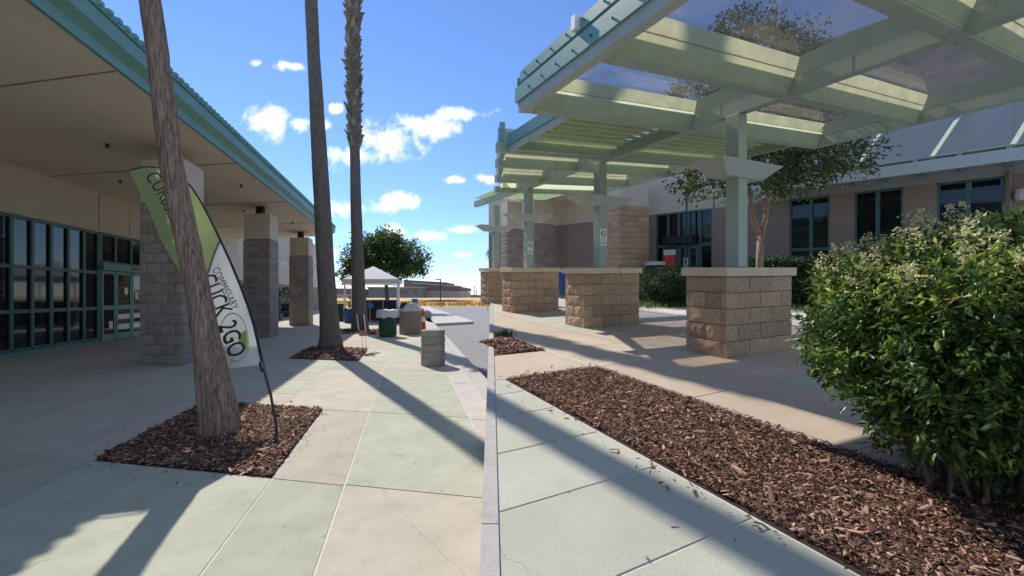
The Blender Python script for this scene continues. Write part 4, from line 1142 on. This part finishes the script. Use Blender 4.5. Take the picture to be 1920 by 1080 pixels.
# no smoking plates
def plate(a, b, h, label, parent):
    n = -U2.normalized(); n.z = 0
    p = RP(a, b, h) + n * .002
    f = lambda x, y, o=0.0: p + V2 * x + Z * y + n * o
    s = MB().box(f(-.085, -.17), V2 * .17, n * .006, Z * .34).build('sign_plate', M['white'], parent)
    r = MB()
    for i in range(24):
        a0, a1 = i / 24 * 6.283, (i + 1) / 24 * 6.283
        g = lambda a, q: f(q * math.cos(a), .06 + q * math.sin(a), .009)
        r.poly([g(a0, .065), g(a1, .065), g(a1, .052), g(a0, .052)])
    r.poly([f(-.045, .09, .0092), f(-.035, .1, .0092), f(.045, .03, .0092), f(.035, .02, .0092)])
    r.poly([f(-.035, .055, .0088), f(.03, .055, .0088), f(.03, .066, .0088), f(-.035, .066, .0088)])
    r.build('no_smoking_symbol', M['ink'], s)
    lettering('NO', lambda x, y: f(x * .06, -.055 + y * .06, .009), M['ink'], s)
    lettering('SMOKING', lambda x, y: f(x * .036, -.12 + y * .06, .009), M['ink'], s)
for ca, hh in ((cols[1], 1.78), (cols[2], 1.70)): plate(ca - .1, cb, hh, '', can)
# centre beam, cross beams, edge beams
cbox(0, 13.6, cb - .08, cb + .08, 0, .2).build('centre_beam', M['ltgreen'], can)
def seam_b(a):                                     # b where the terrace edge crosses the row a
    # X + SEAM*Y = .04
    return (.05 + .4504 * a - SEAM * .8928 * a) / (.8916 + SEAM * .4528)
def coffer(a0, a1, b0, b1, b0f=None, last=False):
    """roof bay between two cross beams: liners, lime far panel, smoked pane"""
    b0f = b0 if b0f is None else b0f
    w = .07
    # far reflector panel, folded at both ends
    p = [CP(a1 - w - .01, b0f + .09, .03), CP(a1 - w - .01, b1 - .09, .03), CP(a1 - w - .15, b1 - .09, .40), CP(a1 - w - .15, b0f + .09, .40)]
    q = MB(); e = .38
    m0 = CP(a1 - w - .03, b0f + .09 + e, .05); m1 = CP(a1 - w - .03, b1 - .09 - e, .05)
    i0 = len(q.v)
    q.poly([p[0], m0, p[3]]); q.poly([m0, m1, p[2], p[3]]); q.poly([m1, p[1], p[2]]); q.poly([p[0], p[1], m1, m0])
    q.build('reflector_panel', M['panel'], can)
    mid = MB().bar(CP(a1 - w - .10, b0f + .1, .245), CP(a1 - w - .10, b1 - .1, .245), .006); mid.build('panel_seam', M['stucco2'], can)
    for s, bb in ((1, b1 - .085), ):
        MB().poly([CP(a0 + w, bb, .19), CP(a1 - w, bb, .19), CP(a1 - w - .16, bb - .03, .41), CP(a0 + w, bb - .03, .41)]).build('side_liner', M['ltgreen'], can)
    MB().poly([CP(a0 + w, b0 + .09, .19), CP(a0 + w, b0 + .12, .41), CP(a1 - w - .16, b0f + .12, .41), CP(a1 - w, b0f + .09, .19)]).build('side_liner', M['ltgreen'], can)
    MB().poly([CP(a0 + w, b0 + .1, .19), CP(a0 + w, b1 - .1, .19), CP(a0 + w + .02, b1 - .1, .41), CP(a0 + w + .02, b0 + .1, .41)]).build('near_liner', M['ltgreen'], can)
    n = MB(); n.v = [CP(a0, b0, .42), CP(a1, b0f, .42), CP(a1, b1, .42), CP(a0, b1, .42)]; n.v += [v + Z * .012 for v in n.v]
    n.f = [(0, 1, 2, 3), (7, 6, 5, 4), (0, 4, 5, 1), (1, 5, 6, 2), (2, 6, 7, 3), (3, 7, 4, 0)]
    n.build('smoked_pane', M['glass'], can)
XB = [.08, 1.58, 3.10, 4.56]
bl, brr = 2.45, 9.02
for x in XB:
    cbox(x - .07, x + .07, bl + .09, cb - .082, .003, .17).build('cross_beam', M['ltgreen'], can)
    cbox(x - .07, x + .07, cb + .082, brr - .09, .003, .17).build('cross_beam', M['ltgreen'], can)
cbox(.0, XB[-1] + .07, bl - .03, bl + .088, -.004, .20).build('edge_beam', M['sage2'], can)
cbox(.0, XB[-1] + .07, brr - .088, brr + .03, -.004, .20).build('edge_beam', M['ltgreen'], can)
for i in range(len(XB) - 1):
    coffer(XB[i], XB[i + 1], bl + .03, cb); coffer(XB[i], XB[i + 1], cb, brr - .03)
# metal flashings along the outer edge with screw heads
cbox(.0, XB[-1] + .10, bl - .055, bl - .032, .12, .30).build('edge_flashing', M['tealroof'], can)
cbox(.0, XB[-1] + .06, bl - .0, bl + .03, .302, .36).build('edge_flashing', M['teal'], can)
cbox(.0, XB[-1] - .02, bl - .045, bl - .02, .345, .47).build('edge_flashing', M['tealroof'], can)
cbox(.0, XB[-1] - .02, bl - .019, bl + .03, .455, .47).build('edge_flashing', M['tealroof'], can)
sc = MB().lathe((0, 0, 0), [(.006, 0), (.014, .004), (.010, .012)], 6)
for v in sc.v: v.x, v.z = -v.z, v.x
scm = sc.mesh('screw', (0, 0, 0), M['black'])
for k in np.arange(.1, 4.6, .30):
    inst('screw', scm, can, CP(k, bl - .056, .2)); inst('screw', scm, can, CP(k + .12, bl - .047, .42))
MB().box(CP(3.30, bl - .10, .36), U2 * .07, VK * .08, Z * .14).build('flashing_clip', M['white'], can)
cbox(.0, XB[-1] + .07, brr + .032, brr + .055, .0, .45).build('edge_flashing', M['tealroof'], can)
cbox(XB[-1] + .072, XB[-1] + .09, bl - .03, brr + .03, .12, .44).build('edge_flashing', M['tealroof'], can)
bo = MB().lathe((0, 0, 0), [(.012, -.010), (.016, -.006), (.016, 0)], 6).mesh('bolt', (0, 0, 0), M['steel'])
for x in XB:
    for da in (-.13, .13):
        for db in (-.045, .045): inst('bolt', bo, can, CP(x + da, cb + db, -.001))
    for bb in (bl + .18, cb - .18, cb + .18, brr - .18):
        for da in (-.035, .035): inst('bolt', bo, can, CP(x + da, bb, .002))
for a in (2.35, 3.95, 5.4, 8.3): cbox(a, a + .006, cb - .083, cb + .083, -.003, .203).build('splice_seam', M['teal'], can)
for ca in cols[:3]:
    for da, db in ((-.14, 0), (.14, 0)):
        inst('bolt', bo, can, RP(ca + da, cb + db, HB - .001))
# slatted bay between the two glazed roofs
b2l, b2r = 3.22, 8.3
for b0, b1 in ((b2l, cb - .082), (cb + .082, b2r)):
    cbox(6.25, 6.37, b0, b1, .003, .17).build('cross_beam', M['ltgreen'], can)
    for k, a in enumerate(np.linspace(4.72, 6.15, 8)):
        cbox(a, a + .085, b0 + .05, b1, .16, .19).build('roof_slat', M['panel'], can)
    cbox(4.66, 6.24, b0 + .02, b1, .25, .262).build('slat_cover', M['sage2'], can)
cbox(4.66, 6.37, b2l - .06, b2l - .002, -.0, .2).build('edge_beam', M['sage2'], can)
cbox(4.66, 6.40, b2l - .085, b2l - .062, .1, .28).build('edge_flashing', M['tealroof'], can)
cbox(4.66, 6.37, b2r + .002, b2r + .06, -.0, .2).build('edge_beam', M['ltgreen'], can)
# second glazed roof, cut along the terrace edge
X3 = [6.5, 7.57, 9.07, 10.5]
for x in X3:
    bs = seam_b(x) + .05
    cbox(x - .07, x + .07, bs, cb - .082, .003, .17).build('cross_beam', M['ltgreen'], can)
    cbox(x - .07, x + .07, cb + .082, 8.2, .003, .17).build('cross_beam', M['ltgreen'], can)
for i in range(len(X3) - 1):
    coffer(X3[i], X3[i + 1], seam_b(X3[i]) + .06, cb, seam_b(X3[i + 1]) + .06); coffer(X3[i], X3[i + 1], cb, 8.2)
cbox(6.43, 10.57, 8.2, 8.3, 0, .2).build('edge_beam', M['ltgreen'], can)
for b0, b1 in ((5.0, cb - .082), (cb + .082, 7.8)):
    for a in np.linspace(10.8, 12.6, 8): cbox(a, a + .085, b0 + .03, b1, .16, .19).build('roof_slat', M['panel'], can)
cbox(6.44, 6.46, seam_b(6.5) + .06, 3.1, .17, .36).build('edge_flashing', M['tealroof'], can)
cbox(6.40, 6.435, seam_b(6.5) + .06, 3.1, .363, .50).build('edge_flashing', M['tealroof'], can)

# ================================================================== PLANTS ON THE RIGHT
# big leafy bush
BC = RXY(2.50, 2.08); brx, bry, brz = .74, .62, .50; bz = .80
bush = thing('leafy_bush', BC, 'big glossy green bush with cream flower sprays and bare stems in the mulch bed', 'bush')
def bush_pts(n, lo, hi, up=False, seed=1):
    r = np.random.default_rng(seed); out = []
    while len(out) < n:
        d = r.normal(size=3); d /= np.linalg.norm(d)
        if up and d[2] < .35: continue
        # boxy rounded form
        s = (abs(d[0]) ** 2.8 + abs(d[1]) ** 2.8 + abs(d[2]) ** 2.8) ** (-1 / 2.8)
        k = r.uniform(lo, hi) ** .7 * (1 + .16 * mnoise.noise(Vector(d * 2.6)) + .10 * mnoise.noise(Vector(d * 6)))
        p = d * s * k * [brx, bry, brz]
        if d[2] < -.1: p[2] *= (.9 + .5 * mnoise.noise(Vector(d * 4))) * (1.75 if d[0] > -.15 else 1.1)
        out.append((p, d))
    P = np.array([o[0] for o in out]); D = np.array([o[1] for o in out])
    return P + np.array(BC + Z * bz), D
PS, DS = bush_pts(11000, .5, 1.03)
VV, FF, off = [], [], 0
VN, FN, offn = [], [], 0
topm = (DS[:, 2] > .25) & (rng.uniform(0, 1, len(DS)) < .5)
k = 6
dirs = DS * .8 + rng.normal(size=DS.shape) * .5; dirs[:, 2] += .12; dirs /= np.linalg.norm(dirs, axis=1)[:, None]
for j in range(k):
    f = j / (k - 1)
    sp = rng.normal(size=dirs.shape); sp -= dirs * (sp * dirs).sum(1)[:, None]; sp /= np.linalg.norm(sp, axis=1)[:, None]
    P = PS + dirs * (.09 * f)
    V, Fq = leaves(P, .044, .38, D=dirs * .9 + sp * (1.3 if j < k - 1 else .1), droop=.25)
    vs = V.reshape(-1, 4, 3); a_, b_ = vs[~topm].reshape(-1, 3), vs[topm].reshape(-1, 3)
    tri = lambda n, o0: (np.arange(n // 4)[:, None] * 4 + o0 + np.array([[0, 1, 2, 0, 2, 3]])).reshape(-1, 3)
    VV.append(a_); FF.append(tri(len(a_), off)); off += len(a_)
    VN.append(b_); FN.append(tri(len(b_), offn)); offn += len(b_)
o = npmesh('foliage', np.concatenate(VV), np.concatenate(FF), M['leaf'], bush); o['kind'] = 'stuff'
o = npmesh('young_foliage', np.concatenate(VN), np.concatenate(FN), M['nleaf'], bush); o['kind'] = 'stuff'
# individual large leaves on the outside
PL, DL = bush_pts(280, .98, 1.06, seed=5)
lv = []
for i in range(6):
    V, Fq = leaves(np.zeros((1, 3)), .075, .36, D=None, jitter=.1)
    me = bpy.data.meshes.new('leaf'); me.from_pydata([tuple(v) for v in V], [], [tuple(f) for f in Fq]); me.materials.append(M['leaf' if i else 'yleaf']); lv.append(me)
for i in range(len(PL)):
    o = inst('leaf', lv[1 + i % 5] if i % 28 else lv[0], bush, PL[i]); o.rotation_euler = (random.uniform(-.6, .6), random.uniform(-.6, .6), random.uniform(0, 6.28))
# flower sprays on the crown
PF, DF = bush_pts(105, .93, 1.01, True, 9)
PF2 = np.repeat(PF, 60, 0); ax = np.repeat(DF * .6 + [-.1, -.1, .55], 60, 0)
tt = rng.uniform(0, 1, len(PF2))[:, None]
PF2 = PF2 + ax * tt * .13 + rng.normal(size=PF2.shape) * (.04 * (1.1 - tt))
V, Fq = leaves(PF2, .019, .55)
o = npmesh('flower_sprays', V, Fq, M['flower'], bush); o['kind'] = 'stuff'
# stems
r = random.Random(3)
for i in range(34):
    a = r.uniform(0, 6.28); q = r.uniform(.1, 1)
    bx, by = -.12 + .40 * q * math.cos(a), .36 * q * math.sin(a)
    p0 = RXY(BC.x + bx, BC.y + by, -.02)
    p2 = RXY(BC.x + bx * 1.45 + r.uniform(-.1, .1), BC.y + by * 1.4 + r.uniform(-.1, .1), r.uniform(.6, .95))
    p1 = p0.lerp(p2, .5) + Vector((r.uniform(-.05, .05), r.uniform(-.05, .05), 0))
    MB().tube([p0, p1, p2], [.011, .009, .006], 6).build('stem', M['stem'], bush)
# ball bush by the entrance, hedge, tuft
c = RXY(5.0, 12.9)
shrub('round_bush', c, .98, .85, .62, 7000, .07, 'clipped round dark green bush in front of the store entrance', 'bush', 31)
h0, h1 = Vector((7.5, 12.95)), Vector((12.2, 9.6))
hd = (h1 - h0); hl = hd.length; hd.normalize(); hn = Vector((-hd.y, hd.x))
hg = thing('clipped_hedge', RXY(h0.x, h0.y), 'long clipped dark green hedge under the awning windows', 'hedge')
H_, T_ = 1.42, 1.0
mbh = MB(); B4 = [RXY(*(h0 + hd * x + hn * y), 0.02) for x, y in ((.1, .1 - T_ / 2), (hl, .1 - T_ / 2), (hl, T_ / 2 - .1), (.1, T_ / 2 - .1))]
mbh.prism(B4, Z * (H_ - .12)); mbh.build('inner_core', M['core'], hg)  # solid dark filler added inside the hedge to stop see-through
n = 26000
s = rng.uniform(0, 1, (n, 3)); face = rng.integers(0, 10, n)
x = s[:, 0] * hl; y = np.where(face < 6, -T_ / 2 + .05 * rng.normal(size=n), (s[:, 1] - .5) * T_); z = np.where(face < 6, s[:, 2] * H_, H_ - .05 + .05 * rng.normal(size=n))
endm = face == 9; x = np.where(endm, rng.normal(size=n) * .05, x); z = np.where(endm, s[:, 2] * H_, z)
ln = np.array([mnoise.noise(Vector((a * 1.3, b * 1.3, c_ * 1.3))) for a, b, c_ in zip(x, y, z)])
z = np.where(face >= 6, z + ln * .12, z); y = np.where(face < 6, y - ln * .12, y)
XX = h0.x + hd.x * x + hn.x * y; YY = h0.y + hd.y * x + hn.y * y
P = np.stack([XX, YY, T0 + SL * YY + np.maximum(z, .03)], 1)
V, Fq = leaves(P, .07, .5); npmesh('foliage', V, Fq, M['hedge'], hg)
c = RP(6.15, 2.98)
t = thing('grass_tuft', c, 'dark green grass tuft in the mulch at the terrace edge', 'grass tuft')
P = np.tile(np.array(c), (130, 1)) + rng.normal(size=(130, 3)) * [.06, .06, 0]
V, Fq = leaves(P, .14, .06, D=np.tile([0, 0, 1.0], (130, 1))); npmesh('blades', V, Fq, M['hedge'], t)['kind'] = 'stuff'
# crape myrtle beyond the piers
tb = RXY(6.0, 10.05, -.02)
def cp(px, py, Y): return at(px, py, Y)
trunk = [(tb, .10), (cp(1424, 500, 10.0), .085), (cp(1427, 440, 10.0), .085)]
limbs = [[(cp(1427, 445, 10.0), .075), (cp(1413, 412, 10.0), .055), (cp(1408, 375, 10.0), .045), (cp(1395, 330, 10.1), .04), (cp(1375, 250, 10.2), .03), (cp(1370, 120, 10.4), .015)],
         [(cp(1427, 442, 10.0), .07), (cp(1436, 410, 9.9), .055), (cp(1438, 360, 9.9), .045), (cp(1432, 310, 9.8), .04), (cp(1450, 200, 9.9), .03), (cp(1460, 90, 9.9), .012)],
         [(cp(1432, 330, 9.85), .035), (cp(1500, 300, 9.8), .025), (cp(1590, 290, 9.8), .012)],
         [(cp(1400, 345, 10.05), .03), (cp(1350, 330, 10.1), .02), (cp(1300, 350, 10.2), .01)]]
blobs = [(cp(1335, 335, 10.0), .95, .8, .55), (cp(1430, 320, 10.0), 1.0, 1.0, .75), (cp(1520, 305, 9.8), .95, .9, .55), (cp(1590, 300, 9.8), .62, .7, .55), (cp(1480, 345, 9.8), .6, .6, .45),
         (cp(1420, 200, 10.3), 1.5, 1.4, .9), (cp(1300, 200, 10.6), .9, 1.0, .6), (cp(1420, 95, 10.3), 1.05, 1.1, .8), (cp(1495, 130, 10.0), .7, .8, .7), (cp(1370, 60, 10.4), .5, .6, .45)]
tree('crape_myrtle', tb, 'slender forked tree with thin brownish green foliage behind the nearest pier', 'tree', trunk, limbs, blobs, 24000, .10, 'cleaf', 'bark', 50)
# small fallen leaves and twigs on the paving
for i in range(7):
    p = RP(random.uniform(.8, 2.6), random.uniform(.9, 1.8), .004)
    if right(p) < .1: continue
    V, Fq = leaves(np.array([tuple(p)]), .03, .4, D=np.array([[random.uniform(-1, 1), random.uniform(-1, 1), 0.05]]) * 3, fold=.1)
    V[:, 2] = np.maximum(V[:, 2], p.z - .0)
    prop(npmesh('fallen_leaf', V, Fq, M['yleaf']), 'dry fallen leaf lying on the mint green paving', 'leaf', 'fallen leaves on the mint green paving')
for me in bpy.data.meshes: me.validate()
